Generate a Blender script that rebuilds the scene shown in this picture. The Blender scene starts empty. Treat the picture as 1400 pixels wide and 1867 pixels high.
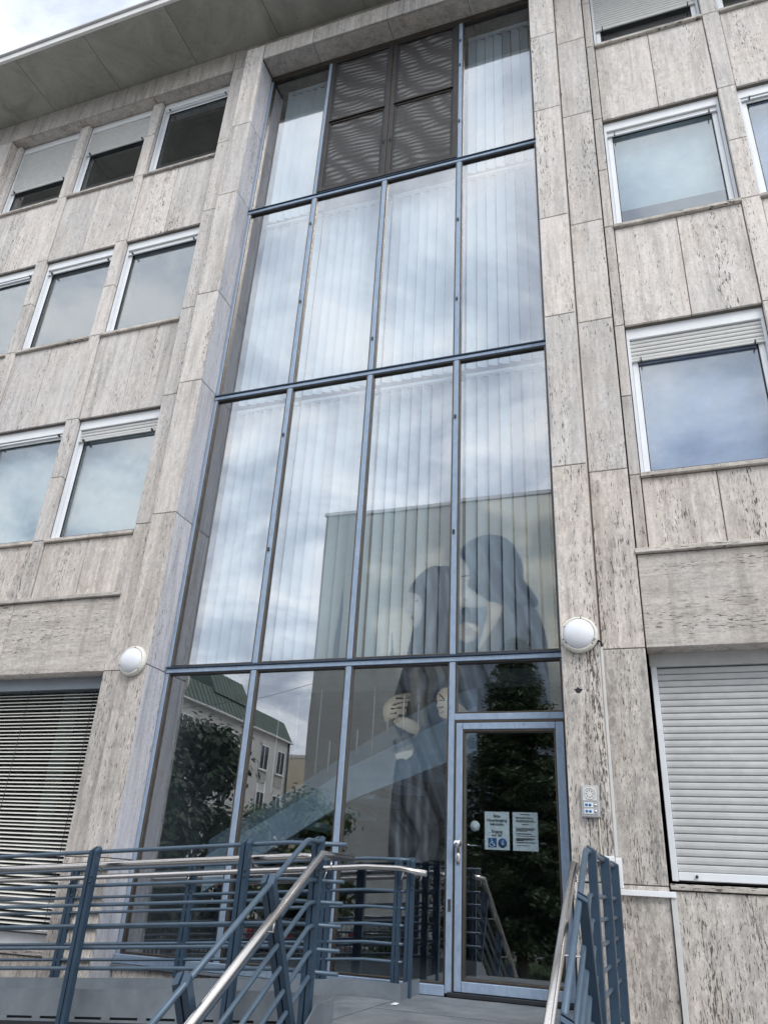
import bpy, bmesh, math, random
from mathutils import Vector, Matrix, Euler
random.seed(7)
R = math.radians
scene = bpy.context.scene
COL = scene.collection

# ------------------------------------------------------------------ camera
cam_d = bpy.data.cameras.new('camera')
cam = bpy.data.objects.new('camera', cam_d)
COL.objects.link(cam)
right = Vector((0.94274108, 0.32940503, 0.05226462))
up = Vector((0.10131687, -0.43214186, 0.89609615))
fwd = Vector((-0.3177643, 0.83949136, 0.44077217))
m = Matrix((( right.x, up.x, -fwd.x, 1.98124), (right.y, up.y, -fwd.y, -7.47804), (right.z, up.z, -fwd.z, 0.75709), (0, 0, 0, 1)))
cam.matrix_world = m
cam_d.sensor_fit = 'VERTICAL'
cam_d.sensor_height = 36.0
cam_d.lens = 1403.566 / 1867.0 * 36.0
cam_d.clip_end = 2000
cam_d.clip_start = 0.05
scene.camera = cam

# ------------------------------------------------------------------ sky, sun, exposure
SUN_EL, SUN_AZ = R(47), R(138)          # azimuth clockwise from +y
world = bpy.data.worlds.new('World')
scene.world = world
world.use_nodes = True
nt = world.node_tree
nt.nodes.clear()
def N(t, tree=None, **kw):
    n = (tree or nt).nodes.new(t)
    for k, v in kw.items():
        setattr(n, k, v)
    return n
L = lambda a, b, tree=None: (tree or nt).links.new(a, b)
out = N('ShaderNodeOutputWorld'); bg = N('ShaderNodeBackground'); bg.inputs['Strength'].default_value = 0.1
sky = N('ShaderNodeTexSky', sky_type='NISHITA', sun_disc=False)
sky.sun_elevation = SUN_EL; sky.sun_rotation = SUN_AZ
tc = N('ShaderNodeTexCoord'); sep = N('ShaderNodeSeparateXYZ'); L(tc.outputs['Generated'], sep.inputs[0])
ab = N('ShaderNodeMath', operation='ABSOLUTE'); L(sep.outputs['Z'], ab.inputs[0])
ad = N('ShaderNodeMath', operation='ADD'); L(ab.outputs[0], ad.inputs[0]); ad.inputs[1].default_value = 0.22
dx = N('ShaderNodeMath', operation='DIVIDE'); L(sep.outputs['X'], dx.inputs[0]); L(ad.outputs[0], dx.inputs[1])
dy = N('ShaderNodeMath', operation='DIVIDE'); L(sep.outputs['Y'], dy.inputs[0]); L(ad.outputs[0], dy.inputs[1])
cb = N('ShaderNodeCombineXYZ'); L(dx.outputs[0], cb.inputs[0]); L(dy.outputs[0], cb.inputs[1]); cb.inputs[2].default_value = 12.9
n1 = N('ShaderNodeTexNoise'); n1.inputs['Scale'].default_value = 3.4; n1.inputs['Detail'].default_value = 7; n1.inputs['Roughness'].default_value = 0.60; n1.inputs['Distortion'].default_value = 0.35
L(cb.outputs[0], n1.inputs['Vector'])
cr = N('ShaderNodeValToRGB'); L(n1.outputs['Fac'], cr.inputs['Fac'])
e = cr.color_ramp.elements
e[0].position = 0.30; e[0].color = (0.44, 0.48, 0.56, 1)
e[1].position = 0.72; e[1].color = (1.0, 0.99, 0.98, 1)
for p_, c_ in ((0.43, (0.58, 0.63, 0.71, 1)), (0.52, (0.74, 0.785, 0.85, 1)), (0.60, (0.92, 0.935, 0.96, 1))):
    q = cr.color_ramp.elements.new(p_); q.color = c_
sc_ = N('ShaderNodeVectorMath', operation='SCALE'); L(cr.outputs['Color'], sc_.inputs[0]); sc_.inputs['Scale'].default_value = 14.5
cm = N('ShaderNodeMapRange'); L(n1.outputs['Fac'], cm.inputs['Value'])
cm.inputs['From Min'].default_value = 0.36; cm.inputs['From Max'].default_value = 0.5; cm.inputs['To Min'].default_value = 0.72; cm.inputs['To Max'].default_value = 1.0
mx = N('ShaderNodeMixRGB'); L(cm.outputs[0], mx.inputs['Fac']); L(sky.outputs[0], mx.inputs[1]); L(sc_.outputs[0], mx.inputs[2])
L(mx.outputs[0], bg.inputs['Color']); L(bg.outputs[0], out.inputs['Surface'])

sun_d = bpy.data.lights.new('sun', 'SUN'); sun_d.energy = 1.5; sun_d.angle = R(24); sun_d.color = (1.0, 0.97, 0.93)
sun = bpy.data.objects.new('sun', sun_d); COL.objects.link(sun)
sdir = Vector((math.sin(SUN_AZ) * math.cos(SUN_EL), math.cos(SUN_AZ) * math.cos(SUN_EL), math.sin(SUN_EL)))
sun.rotation_euler = (-sdir).to_track_quat('-Z', 'Y').to_euler()
sun.location = (0, -20, 30)

vs = scene.view_settings
vs.view_transform = 'Standard'; vs.look = 'None'; vs.gamma = 1.0; vs.exposure = 0.42; vs.use_curve_mapping = False
scene.cycles.max_bounces = 10; scene.cycles.transparent_max_bounces = 24; scene.cycles.glossy_bounces = 5

# ------------------------------------------------------------------ materials
MATS = {}
def newmat(name):
    mt = bpy.data.materials.new(name); mt.use_nodes = True
    t = mt.node_tree; t.nodes.clear()
    o = t.nodes.new('ShaderNodeOutputMaterial')
    MATS[name] = mt
    return mt, t, o
def noise(t, vec, scale, detail=4, rough=0.55, dist=0.0):
    n = t.nodes.new('ShaderNodeTexNoise'); n.inputs['Scale'].default_value = scale; n.inputs['Detail'].default_value = detail
    n.inputs['Roughness'].default_value = rough; n.inputs['Distortion'].default_value = dist
    if vec is not None: t.links.new(vec, n.inputs['Vector'])
    return n.outputs['Fac']
def ramp(t, fac, stops):
    n = t.nodes.new('ShaderNodeValToRGB'); t.links.new(fac, n.inputs['Fac'])
    el = n.color_ramp.elements
    while len(el) < len(stops): el.new(0.5)
    for e_, (p, c) in zip(el, stops):
        e_.position = p; e_.color = (c, c, c, 1) if isinstance(c, (int, float)) else (*c, 1)
    return n.outputs['Color']
def mixc(t, fac, a, b, mode='MIX'):
    n = t.nodes.new('ShaderNodeMixRGB'); n.blend_type = mode
    for s, v in ((n.inputs['Fac'], fac), (n.inputs[1], a), (n.inputs[2], b)):
        if isinstance(v, (int, float)): s.default_value = v if s == n.inputs['Fac'] else (v, v, v, 1)
        elif isinstance(v, tuple): s.default_value = (*v, 1)
        else: t.links.new(v, s)
    return n.outputs['Color']
def mathn(t, op, a, b=None):
    n = t.nodes.new('ShaderNodeMath'); n.operation = op
    for s, v in zip(n.inputs, (a, b)):
        if v is None: continue
        if isinstance(v, (int, float)): s.default_value = v
        else: t.links.new(v, s)
    return n.outputs[0]
def mapping(t, vec, scale, loc=None):
    n = t.nodes.new('ShaderNodeMapping'); n.inputs['Scale'].default_value = scale
    t.links.new(vec, n.inputs['Vector'])
    if loc is not None: t.links.new(loc, n.inputs['Location'])
    return n.outputs['Vector']
def principled(t, o, color, rough=0.6, metal=0.0, bump=None, bump_s=0.3, bump_d=0.01, spec=0.5):
    p = t.nodes.new('ShaderNodeBsdfPrincipled')
    for s, v in ((p.inputs['Base Color'], color), (p.inputs['Roughness'], rough), (p.inputs['Metallic'], metal)):
        if isinstance(v, tuple): s.default_value = (*v, 1)
        elif isinstance(v, (int, float)): s.default_value = v
        else: t.links.new(v, s)
    p.inputs['Specular IOR Level'].default_value = spec
    if bump is not None:
        b = t.nodes.new('ShaderNodeBump'); b.inputs['Strength'].default_value = bump_s; b.inputs['Distance'].default_value = bump_d
        t.links.new(bump, b.inputs['Height']); t.links.new(b.outputs[0], p.inputs['Normal'])
    t.links.new(p.outputs[0], o.inputs['Surface'])
    return p
def coords(t, rnd=0.0):
    """Object coordinates, shifted by the object's own random number."""
    tcn = t.nodes.new('ShaderNodeTexCoord')
    if not rnd: return tcn.outputs['Object'], None
    oi = t.nodes.new('ShaderNodeObjectInfo')
    cx = t.nodes.new('ShaderNodeCombineXYZ')
    for i, k in enumerate((71.0, 13.0, 43.0)):
        t.links.new(mathn(t, 'MULTIPLY', oi.outputs['Random'], k * rnd), cx.inputs[i])
    va = t.nodes.new('ShaderNodeVectorMath'); va.operation = 'ADD'
    t.links.new(tcn.outputs['Object'], va.inputs[0]); t.links.new(cx.outputs[0], va.inputs[1])
    return va.outputs[0], oi.outputs['Random']

def travertine(name, grain, tone, pit=1.0, dirt=0.5, film=0.2, ps=78.0):
    mt, t, o = newmat(name)
    v, rnd = coords(t, 1.0)
    a, b = (1.0, 0.10) if grain == 'v' else (0.10, 1.0)
    vb = mapping(t, v, (a, a, b)); vp = mapping(t, v, (1.0 if grain == 'v' else 0.15, 1.0 if grain == 'v' else 0.15, 0.15 if grain == 'v' else 1.0))
    band = noise(t, vb, 9.0, 6, 0.62, 0.6)
    fine = noise(t, v, 55.0, 4, 0.6)
    col = ramp(t, band, [(0.28, tuple(c * 0.80 for c in tone)), (0.48, tone), (0.70, tuple(min(1, c * 1.13) for c in tone))])
    col = mixc(t, 0.30, col, ramp(t, fine, [(0.35, 0.30), (0.62, 0.62)]), 'OVERLAY')
    thin = noise(t, mapping(t, v, (1, 1, 0.035) if grain == 'v' else (0.035, 0.035, 1)), 42.0, 4, 0.6, 0.2)
    col = mixc(t, 0.42, col, ramp(t, thin, [(0.34, 0.24), (0.64, 0.68)]), 'OVERLAY')
    speck = noise(t, mapping(t, v, (1, 1, 0.3) if grain == 'v' else (0.3, 0.3, 1)), 120.0, 3, 0.6)
    col = mixc(t, ramp(t, speck, [(0.60 - 0.015 * pit, 0.0), (0.74, 0.5)]), col, (0.15, 0.135, 0.125))
    warm = noise(t, v, 1.4, 4, 0.6)
    col = mixc(t, ramp(t, warm, [(0.45, 0.0), (0.75, 0.35)]), col, mixc(t, 1.0, col, (1.0, 0.90, 0.80), 'MULTIPLY'))
    # elongated pits gathered in veins
    pits = noise(t, vp, ps, 3, 0.66, 0.25)
    veins = noise(t, vb, 5.0, 3, 0.5)
    thr = mathn(t, 'SUBTRACT', 0.700 - 0.034 * pit, mathn(t, 'MULTIPLY', mathn(t, 'SUBTRACT', veins, 0.5), 0.42))
    pm = mathn(t, 'MULTIPLY', mathn(t, 'SUBTRACT', pits, thr), 26.0)
    cl = t.nodes.new('ShaderNodeClamp'); t.links.new(pm, cl.inputs[0]); pm = cl.outputs[0]
    col = mixc(t, mathn(t, 'MULTIPLY', pm, 0.88), col, (0.045, 0.040, 0.036))
    # rain streaks and soot patches with shapes of their own
    st = noise(t, mapping(t, v, (3.2, 3.2, 0.35)), 1.6, 5, 0.65, 0.3)
    col = mixc(t, mathn(t, 'MULTIPLY', ramp(t, st, [(0.50, 0.0), (0.74, 1.0)]), 0.55 * dirt), col, (0.12, 0.115, 0.105))
    pa = noise(t, v, 3.1, 6, 0.7, 0.8)
    col = mixc(t, mathn(t, 'MULTIPLY', ramp(t, pa, [(0.58, 0.0), (0.72, 1.0)]), 0.40 * dirt), col, (0.10, 0.095, 0.085))
    gf = noise(t, mapping(t, v, (1, 1, 0.45) if grain == 'v' else (0.45, 0.45, 1)), 21.0, 7, 0.74, 0.5)
    gm = noise(t, mapping(t, v, (5.0, 5.0, 0.5)), 1.2, 4, 0.6, 0.2)
    gk = mathn(t, 'MULTIPLY', ramp(t, gf, [(0.40, 0.0), (0.62, 1.0)]), ramp(t, gm, [(0.34, 0.25), (0.62, 1.0)]))
    col = mixc(t, mathn(t, 'MULTIPLY', gk, film), col, (0.155, 0.145, 0.135))
    # each slab a little lighter or darker
    col = mixc(t, 1.0, col, ramp(t, rnd, [(0.0, (0.87, 0.875, 0.88)), (0.5, (0.96, 0.955, 0.945)), (1.0, (1.05, 1.035, 1.02))]), 'MULTIPLY')
    hgt = mathn(t, 'SUBTRACT', mathn(t, 'MULTIPLY', fine, 0.15), pm)
    principled(t, o, col, 0.72, 0.0, hgt, 0.5, 0.006, 0.3)
    return mt
travertine('travertine', 'v', (0.735, 0.700, 0.678), 1.9, 0.60, 0.34)
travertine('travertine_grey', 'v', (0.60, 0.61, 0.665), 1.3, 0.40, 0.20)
travertine('travertine_rough', 'v', (0.680, 0.638, 0.603), 3.3, 0.80, 0.66, 92.0)
travertine('travertine_worn', 'v', (0.690, 0.645, 0.612), 2.3, 0.80, 0.52)
travertine('travertine_flat', 'h', (0.655, 0.612, 0.573), 2.6, 0.85, 0.48)
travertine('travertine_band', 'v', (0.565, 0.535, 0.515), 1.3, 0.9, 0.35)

def simple(name, color, rough=0.5, metal=0.0, var=0.15, scale=6.0, bump=0.0, spec=0.5, rnd=1.0, bscale=40.0, bd=0.003):
    mt, t, o = newmat(name)
    v, r = coords(t, rnd)
    n = noise(t, v, scale, 5, 0.6, 0.3)
    col = ramp(t, n, [(0.30, tuple(c * (1 - var) for c in color)), (0.70, tuple(min(1, c * (1 + var)) for c in color))])
    rg = mathn(t, 'ADD', rough - 0.06, mathn(t, 'MULTIPLY', noise(t, v, scale * 3, 3), 0.12))
    principled(t, o, col, rg, metal, noise(t, v, bscale, 4) if bump else None, bump, bd, spec)
    return mt
simple('concrete', (0.29, 0.285, 0.265), 0.85, 0, 0.16, 2.0, 0.3)
simple('mortar', (0.13, 0.12, 0.11), 0.9)
simple('fascia', (0.72, 0.71, 0.70), 0.5, 0, 0.08, 3)
simple('white_frame', (0.84, 0.86, 0.89), 0.35, 0, 0.05, 3)
simple('white_side', (0.76, 0.79, 0.84), 0.35, 0, 0.06, 3)
simple('shutter', (0.60, 0.60, 0.59), 0.45, 0, 0.07, 8)
simple('shutter_warm', (0.50, 0.505, 0.51), 0.5, 0, 0.10, 5, 0.05)
simple('grey_panel', (0.30, 0.34, 0.39), 0.35, 0.3, 0.06, 3)
simple('venetian', (0.78, 0.765, 0.72), 0.35, 0.1, 0.08, 4)
simple('black_gap', (0.012, 0.013, 0.015), 0.7)
simple('dark_metal', (0.035, 0.04, 0.05), 0.4, 0.4)
simple('bronze', (0.125, 0.108, 0.092), 0.35, 0.75, 0.2, 8)
simple('bronze_dark', (0.045, 0.040, 0.038), 0.4, 0.5, 0.2, 8)
simple('ledge_navy', (0.045, 0.07, 0.11), 0.4, 0.3, 0.3, 8)
simple('steel_blue', (0.036, 0.066, 0.106), 0.42, 0.25, 0.14, 9)
simple('steel_blue_light', (0.074, 0.114, 0.160), 0.40, 0.25, 0.14, 9)
simple('zinc', (0.235, 0.265, 0.30), 0.5, 0.55, 0.16, 5, 0.05)
simple('zinc_dark', (0.032, 0.036, 0.043), 0.55, 0.4, 0.25, 6)
simple('lamp_ring', (0.74, 0.72, 0.66), 0.45, 0, 0.12, 14)
simple('lamp_glass', (0.80, 0.82, 0.88), 0.22, 0, 0.02, 5)
simple('paper', (0.74, 0.78, 0.80), 0.7, 0, 0.03, 6)
simple('ink', (0.04, 0.045, 0.05), 0.7)
simple('ink_grey', (0.22, 0.23, 0.24), 0.7)
simple('ink_blue', (0.03, 0.13, 0.33), 0.6)
simple('chrome', (0.72, 0.72, 0.73), 0.18, 1.0, 0.05, 6)
simple('alu', (0.50, 0.50, 0.51), 0.4, 0.4, 0.08, 8)
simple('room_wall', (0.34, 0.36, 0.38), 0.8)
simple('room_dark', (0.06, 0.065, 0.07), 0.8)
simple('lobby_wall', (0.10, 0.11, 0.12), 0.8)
simple('lobby_stair', (0.50, 0.64, 0.78), 0.6)
simple('rod', (0.75, 0.82, 0.88), 0.4)
simple('curtain_blue', (0.02, 0.07, 0.15), 0.8)
simple('screen_cloth', (0.30, 0.34, 0.36), 0.8)
simple('cable', (0.62, 0.55, 0.48), 0.6)

def stainless():
    mt, t, o = newmat('stainless')
    v, r = coords(t, 0.0)
    g = noise(t, mapping(t, v, (4, 60, 60)), 6, 3)
    principled(t, o, ramp(t, g, [(0.3, (0.50, 0.47, 0.45)), (0.7, (0.66, 0.63, 0.61))]), 0.24, 1.0, g, 0.05, 0.002)
stainless()
def blue_paint():
    mt, t, o = newmat('blue_paint')
    v, r = coords(t, 1.0)
    n = noise(t, mapping(t, v, (3, 3, 1.2)), 7, 6, 0.7, 0.5)
    col = ramp(t, n, [(0.25, (0.21, 0.29, 0.41)), (0.42, (0.27, 0.355, 0.48)), (0.60, (0.32, 0.405, 0.53)), (0.78, (0.42, 0.50, 0.61))])
    chip = noise(t, mapping(t, v, (1, 1, 0.5)), 22, 5, 0.7, 0.6)
    col = mixc(t, ramp(t, chip, [(0.66, 0.0), (0.70, 0.85)]), col, (0.07, 0.11, 0.18))
    principled(t, o, col, 0.36, 0.15, chip, 0.15, 0.002)
blue_paint()
def blind_mat():
    mt, t, o = newmat('blind_cloth')
    v, r = coords(t, 1.0)
    g = noise(t, mapping(t, v, (60, 60, 1.0)), 2, 3)
    col = ramp(t, r, [(0.0, (0.58, 0.57, 0.62)), (0.30, (0.78, 0.82, 0.86)), (1.0, (0.84, 0.91, 0.96))])
    col = mixc(t, 0.12, col, ramp(t, g, [(0.3, 0.3), (0.7, 0.7)]), 'OVERLAY')
    p = principled(t, o, col, 0.8)
    tr = t.nodes.new('ShaderNodeBsdfTranslucent'); t.links.new(col, tr.inputs['Color'])
    ms = t.nodes.new('ShaderNodeMixShader'); ms.inputs[0].default_value = 0.25
    t.links.new(p.outputs[0], ms.inputs[1]); t.links.new(tr.outputs[0], ms.inputs[2]); t.links.new(ms.outputs[0], o.inputs['Surface'])
blind_mat()
def soffit_mat():
    mt, t, o = newmat('soffit_concrete')
    v, r = coords(t, 1.0)
    a = noise(t, v, 1.1, 6, 0.68, 0.8); b = noise(t, mapping(t, v, (1, 2.2, 1)), 7.0, 5, 0.7, 0.5); c = noise(t, v, 26.0, 3, 0.6)
    col = ramp(t, a, [(0.30, (0.25, 0.25, 0.23)), (0.55, (0.37, 0.365, 0.34)), (0.75, (0.45, 0.445, 0.41))])
    col = mixc(t, ramp(t, b, [(0.60, 0.0), (0.75, 0.5)]), col, (0.12, 0.12, 0.11))
    col = mixc(t, ramp(t, c, [(0.66, 0.0), (0.72, 0.7)]), col, (0.07, 0.07, 0.065))
    principled(t, o, col, 0.9, 0.0, b, 0.2, 0.004, 0.2)
soffit_mat()
def glass(name, refl, tint, wave=0.0012, power=5.0, gcol=(0.93, 0.97, 1.0)):
    """coated window glass: a mirror coat over clear tinted glass"""
    mt, t, o = newmat(name)
    v, r = coords(t, 1.0)
    b = t.nodes.new('ShaderNodeBump'); b.inputs['Strength'].default_value = 1.0; b.inputs['Distance'].default_value = wave
    t.links.new(noise(t, mapping(t, v, (1, 1, 0.7)), 1.1, 1, 0.4), b.inputs['Height'])
    g = t.nodes.new('ShaderNodeBsdfGlossy'); g.inputs['Roughness'].default_value = 0.0; g.inputs['Color'].default_value = (*gcol, 1)
    t.links.new(b.outputs[0], g.inputs['Normal'])
    tr = t.nodes.new('ShaderNodeBsdfTransparent'); tr.inputs['Color'].default_value = (*tint, 1)
    ge = t.nodes.new('ShaderNodeNewGeometry'); dt = t.nodes.new('ShaderNodeVectorMath'); dt.operation = 'DOT_PRODUCT'
    t.links.new(ge.outputs['Normal'], dt.inputs[0]); t.links.new(ge.outputs['Incoming'], dt.inputs[1])
    sch = mathn(t, 'POWER', mathn(t, 'SUBTRACT', 1.0, mathn(t, 'ABSOLUTE', dt.outputs['Value'])), power)
    f = mathn(t, 'ADD', refl, mathn(t, 'MULTIPLY', sch, 0.92 - refl))
    ms = t.nodes.new('ShaderNodeMixShader'); t.links.new(f, ms.inputs[0])
    t.links.new(tr.outputs[0], ms.inputs[1]); t.links.new(g.outputs[0], ms.inputs[2]); t.links.new(ms.outputs[0], o.inputs['Surface'])
glass('glass_hall', 0.23, (0.91, 0.95, 0.97), gcol=(0.99, 0.985, 1.0))
glass('glass_clear', 0.015, (0.75, 0.8, 0.8))
glass('glass_window', 0.20, (0.76, 0.82, 0.84), gcol=(0.95, 0.96, 0.98))
glass('glass_far', 0.25, (0.4, 0.45, 0.5))
def balustrade():
    mt, t, o = newmat('frosted_panel')
    v, r = coords(t, 0.0)
    d = t.nodes.new('ShaderNodeBsdfDiffuse'); d.inputs['Color'].default_value = (0.50, 0.64, 0.78, 1)
    tr = t.nodes.new('ShaderNodeBsdfTransparent'); ms = t.nodes.new('ShaderNodeMixShader'); ms.inputs[0].default_value = 0.62
    t.links.new(d.outputs[0], ms.inputs[1]); t.links.new(tr.outputs[0], ms.inputs[2]); t.links.new(ms.outputs[0], o.inputs['Surface'])
balustrade()
def insect_screen():
    mt, t, o = newmat('insect_screen')
    v, r = coords(t, 1.0)
    def wv(sc, di, dsc, mp, dirn):
        w = t.nodes.new('ShaderNodeTexWave'); w.bands_direction = dirn
        w.inputs['Scale'].default_value = sc; w.inputs['Distortion'].default_value = di; w.inputs['Detail'].default_value = 1.0; w.inputs['Detail Scale'].default_value = dsc
        t.links.new(mapping(t, v, mp), w.inputs['Vector']); return w.outputs['Fac']
    w1 = wv(2.6, 9.0, 0.7, (0.8, 1.0, 1.3), 'Z'); w2 = wv(1.1, 6.0, 0.9, (1.3, 1.0, 1.0), 'DIAGONAL')
    mo = mathn(t, 'MULTIPLY', w1, mathn(t, 'ADD', 0.25, mathn(t, 'MULTIPLY', w2, 0.75)))
    col = ramp(t, mo, [(0.10, (0.058, 0.055, 0.054)), (0.90, (0.215, 0.210, 0.208))])
    p = principled(t, o, col, 0.45, 0.35)
    tr = t.nodes.new('ShaderNodeBsdfTransparent'); ms = t.nodes.new('ShaderNodeMixShader'); ms.inputs[0].default_value = 0.35
    t.links.new(p.outputs[0], ms.inputs[1]); t.links.new(tr.outputs[0], ms.inputs[2]); t.links.new(ms.outputs[0], o.inputs['Surface'])
insect_screen()
def grating():
    mt, t, o = newmat('grating')
    v, r = coords(t, 0.0)
    vo = t.nodes.new('ShaderNodeTexVoronoi'); vo.inputs['Scale'].default_value = 34.0; vo.inputs['Randomness'].default_value = 0.0
    t.links.new(v, vo.inputs['Vector'])
    hole = ramp(t, vo.outputs['Distance'], [(0.28, 0.0), (0.40, 1.0)])
    n = noise(t, v, 3.0, 6, 0.65)
    col = mixc(t, hole, (0.035, 0.04, 0.045), ramp(t, n, [(0.3, (0.13, 0.145, 0.16)), (0.7, (0.29, 0.31, 0.33))]))
    principled(t, o, col, 0.5, 0.3, hole, 0.6, 0.004)
grating()

# ------------------------------------------------------------------ mesh helpers
def link(name, me, mat, parent=None, smooth=False):
    ob = bpy.data.objects.new(name, me); COL.objects.link(ob)
    if mat is not None:
        me.materials.clear(); me.materials.append(MATS[mat] if isinstance(mat, str) else mat)
    if smooth:
        for p in me.polygons: p.use_smooth = True
    if parent is not None:
        ob.parent = parent; ob.matrix_parent_inverse = world_of(parent).inverted()
    return ob
def world_of(o):
    mt = o.matrix_basis.copy()
    if o.parent is not None: mt = world_of(o.parent) @ o.matrix_parent_inverse @ mt
    return mt
def empty(name, loc, label=None, cat=None, group=None, parent=None):
    ob = bpy.data.objects.new(name, None); COL.objects.link(ob)
    ob.location = loc; ob.empty_display_size = 0.2
    if parent is not None:
        ob.parent = parent; ob.matrix_parent_inverse = world_of(parent).inverted()
    tag(ob, label, cat, group)
    return ob
def tag(ob, label=None, cat=None, group=None, kind=None):
    if label: ob['label'] = label
    if cat: ob['category'] = cat
    if group: ob['group'] = group
    if kind: ob['kind'] = kind
    return ob
def mesh_of(bm, name):
    me = bpy.data.meshes.new(name); bmesh.ops.recalc_face_normals(bm, faces=bm.faces); bm.to_mesh(me); bm.free(); return me
def add_box(bm, x0, x1, y0, y1, z0, z1, mtx=None):
    vs_ = [bm.verts.new((x, y, z)) for x in (x0, x1) for y in (y0, y1) for z in (z0, z1)]
    if mtx is not None:
        for v in vs_: v.co = mtx @ v.co
    for f in ((0, 1, 3, 2), (4, 6, 7, 5), (0, 4, 5, 1), (2, 3, 7, 6), (0, 2, 6, 4), (1, 5, 7, 3)):
        bm.faces.new([vs_[i] for i in f])
def box(name, x0, x1, y0, y1, z0, z1, mat, parent=None, bev=0.0):
    bm = bmesh.new(); add_box(bm, x0, x1, y0, y1, z0, z1)
    if bev: bmesh.ops.bevel(bm, geom=bm.edges[:], offset=bev, segments=1, affect='EDGES')
    return link(name, mesh_of(bm, name), mat, parent)
def boxes(name, lst, mat, parent=None, bev=0.0):
    bm = bmesh.new()
    for b in lst: add_box(bm, *b)
    if bev: bmesh.ops.bevel(bm, geom=bm.edges[:], offset=bev, segments=1, affect='EDGES')
    return link(name, mesh_of(bm, name), mat, parent)
def add_tube(bm, pts, r, n=10, cap=True):
    pts = [Vector(p) for p in pts]; rings = []
    prev = None
    for i, p in enumerate(pts):
        d = (pts[min(i + 1, len(pts) - 1)] - pts[max(i - 1, 0)]).normalized()
        if i and i < len(pts) - 1:
            d1 = (p - pts[i - 1]).normalized(); d2 = (pts[i + 1] - p).normalized(); d = (d1 + d2).normalized(); k = 1.0 / max(0.5, d.dot(d1))
        else: k = 1.0
        if prev is None:
            a = Vector((0, 0, 1)) if abs(d.z) < 0.9 else Vector((1, 0, 0)); u = d.cross(a).normalized()
        else: u = (prev - d * prev.dot(d)).normalized()
        prev = u; w = d.cross(u).normalized()
        rr = r[i] if isinstance(r, (list, tuple)) else r
        ring = []
        for j in range(n):
            an = 2 * math.pi * j / n
            ring.append(bm.verts.new(p + (u * math.cos(an) + w * math.sin(an)) * rr))
        rings.append(ring)
    for a, b in zip(rings, rings[1:]):
        for j in range(n): bm.faces.new((a[j], a[(j + 1) % n], b[(j + 1) % n], b[j]))
    if cap:
        bm.faces.new(rings[0][::-1]); bm.faces.new(rings[-1])
def tube(name, pts, r, mat, parent=None, n=10, smooth=True):
    bm = bmesh.new(); add_tube(bm, pts, r, n)
    ob = link(name, mesh_of(bm, name), mat, parent)
    if smooth:
        for p in ob.data.polygons: p.use_smooth = len(p.vertices) == 4
    return ob
def add_lathe(bm, prof, origin, axis='-y', n=32):
    ax = {'-y': (Vector((1, 0, 0)), Vector((0, 0, 1)), Vector((0, -1, 0))), 'z': (Vector((1, 0, 0)), Vector((0, 1, 0)), Vector((0, 0, 1))), 'x': (Vector((0, 1, 0)), Vector((0, 0, 1)), Vector((1, 0, 0)))}[axis]
    o = Vector(origin); rings = []
    for r_, h in prof:
        if r_ < 1e-6: rings.append([bm.verts.new(o + ax[2] * h)])
        else: rings.append([bm.verts.new(o + (ax[0] * math.cos(2 * math.pi * j / n) + ax[1] * math.sin(2 * math.pi * j / n)) * r_ + ax[2] * h) for j in range(n)])
    for a, b in zip(rings, rings[1:]):
        for j in range(n):
            k = (j + 1) % n
            f = [a[j % len(a)], a[k % len(a)], b[k % len(b)], b[j % len(b)]]
            f2 = []
            for v in f:
                if v not in f2: f2.append(v)
            if len(f2) > 2: bm.faces.new(f2)
def lathe(name, prof, origin, mat, parent=None, axis='-y', n=32):
    bm = bmesh.new(); add_lathe(bm, prof, origin, axis, n)
    ob = link(name, mesh_of(bm, name), mat, parent, True); return ob
def poly(name, pts3, mat, parent=None, thick=None):
    bm = bmesh.new(); vs_ = [bm.verts.new(p) for p in pts3]; f = bm.faces.new(vs_)
    if thick:
        r_ = bmesh.ops.extrude_face_region(bm, geom=[f])
        bmesh.ops.translate(bm, verts=[v for v in r_['geom'] if isinstance(v, bmesh.types.BMVert)], vec=thick)
    bmesh.ops.triangulate(bm, faces=[f_ for f_ in bm.faces if len(f_.verts) > 4])
    return link(name, mesh_of(bm, name), mat, parent)
GROUND = -1.10

# ================================================================== THE OFFICE BUILDING
B = empty('office_building', (-1.14, 0.0, GROUND), 'travertine clad office building with tall central glazed entrance bay', 'building')
YF, YP, YQ, YA, YW = -0.41, -0.206, -0.05, -0.03, 0.03
XL, XR = -3.407, 1.128
G = 0.004
def slab(x0, x1, y0, y1, z0, z1, mat):
    return box('stone_slab', x0 + G, x1 - G, y0, y1, z0 + G, z1 - G, mat, B, 0.005)
JZ = [GROUND, 0.905, 2.885, 4.782, 6.762, 8.306, 10.300, 11.88, 13.48]
# --- structural core behind the cladding (dark joints)
def core(n, x0, x1, y0, y1, z0, z1): return box(n, x0, x1, y0, y1, z0, z1, 'mortar', B)
for a, b in ((-3.747, -3.425), (1.146, 1.467)):
    core('pier_core', a, b, -0.40, 0.30, GROUND, 13.86)
core('lintel_core', -3.42, 1.14, -0.40, 0.30, 13.495, 13.86)
core('wall_band_core', -12.0, 9.0, -0.19, 0.6, 13.90, 14.32)
for a, b in ((-4.14, -3.747), (1.467, 1.86)):
    core('pilaster_core', a, b, -0.196, 0.30, GROUND, 13.90)
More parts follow.
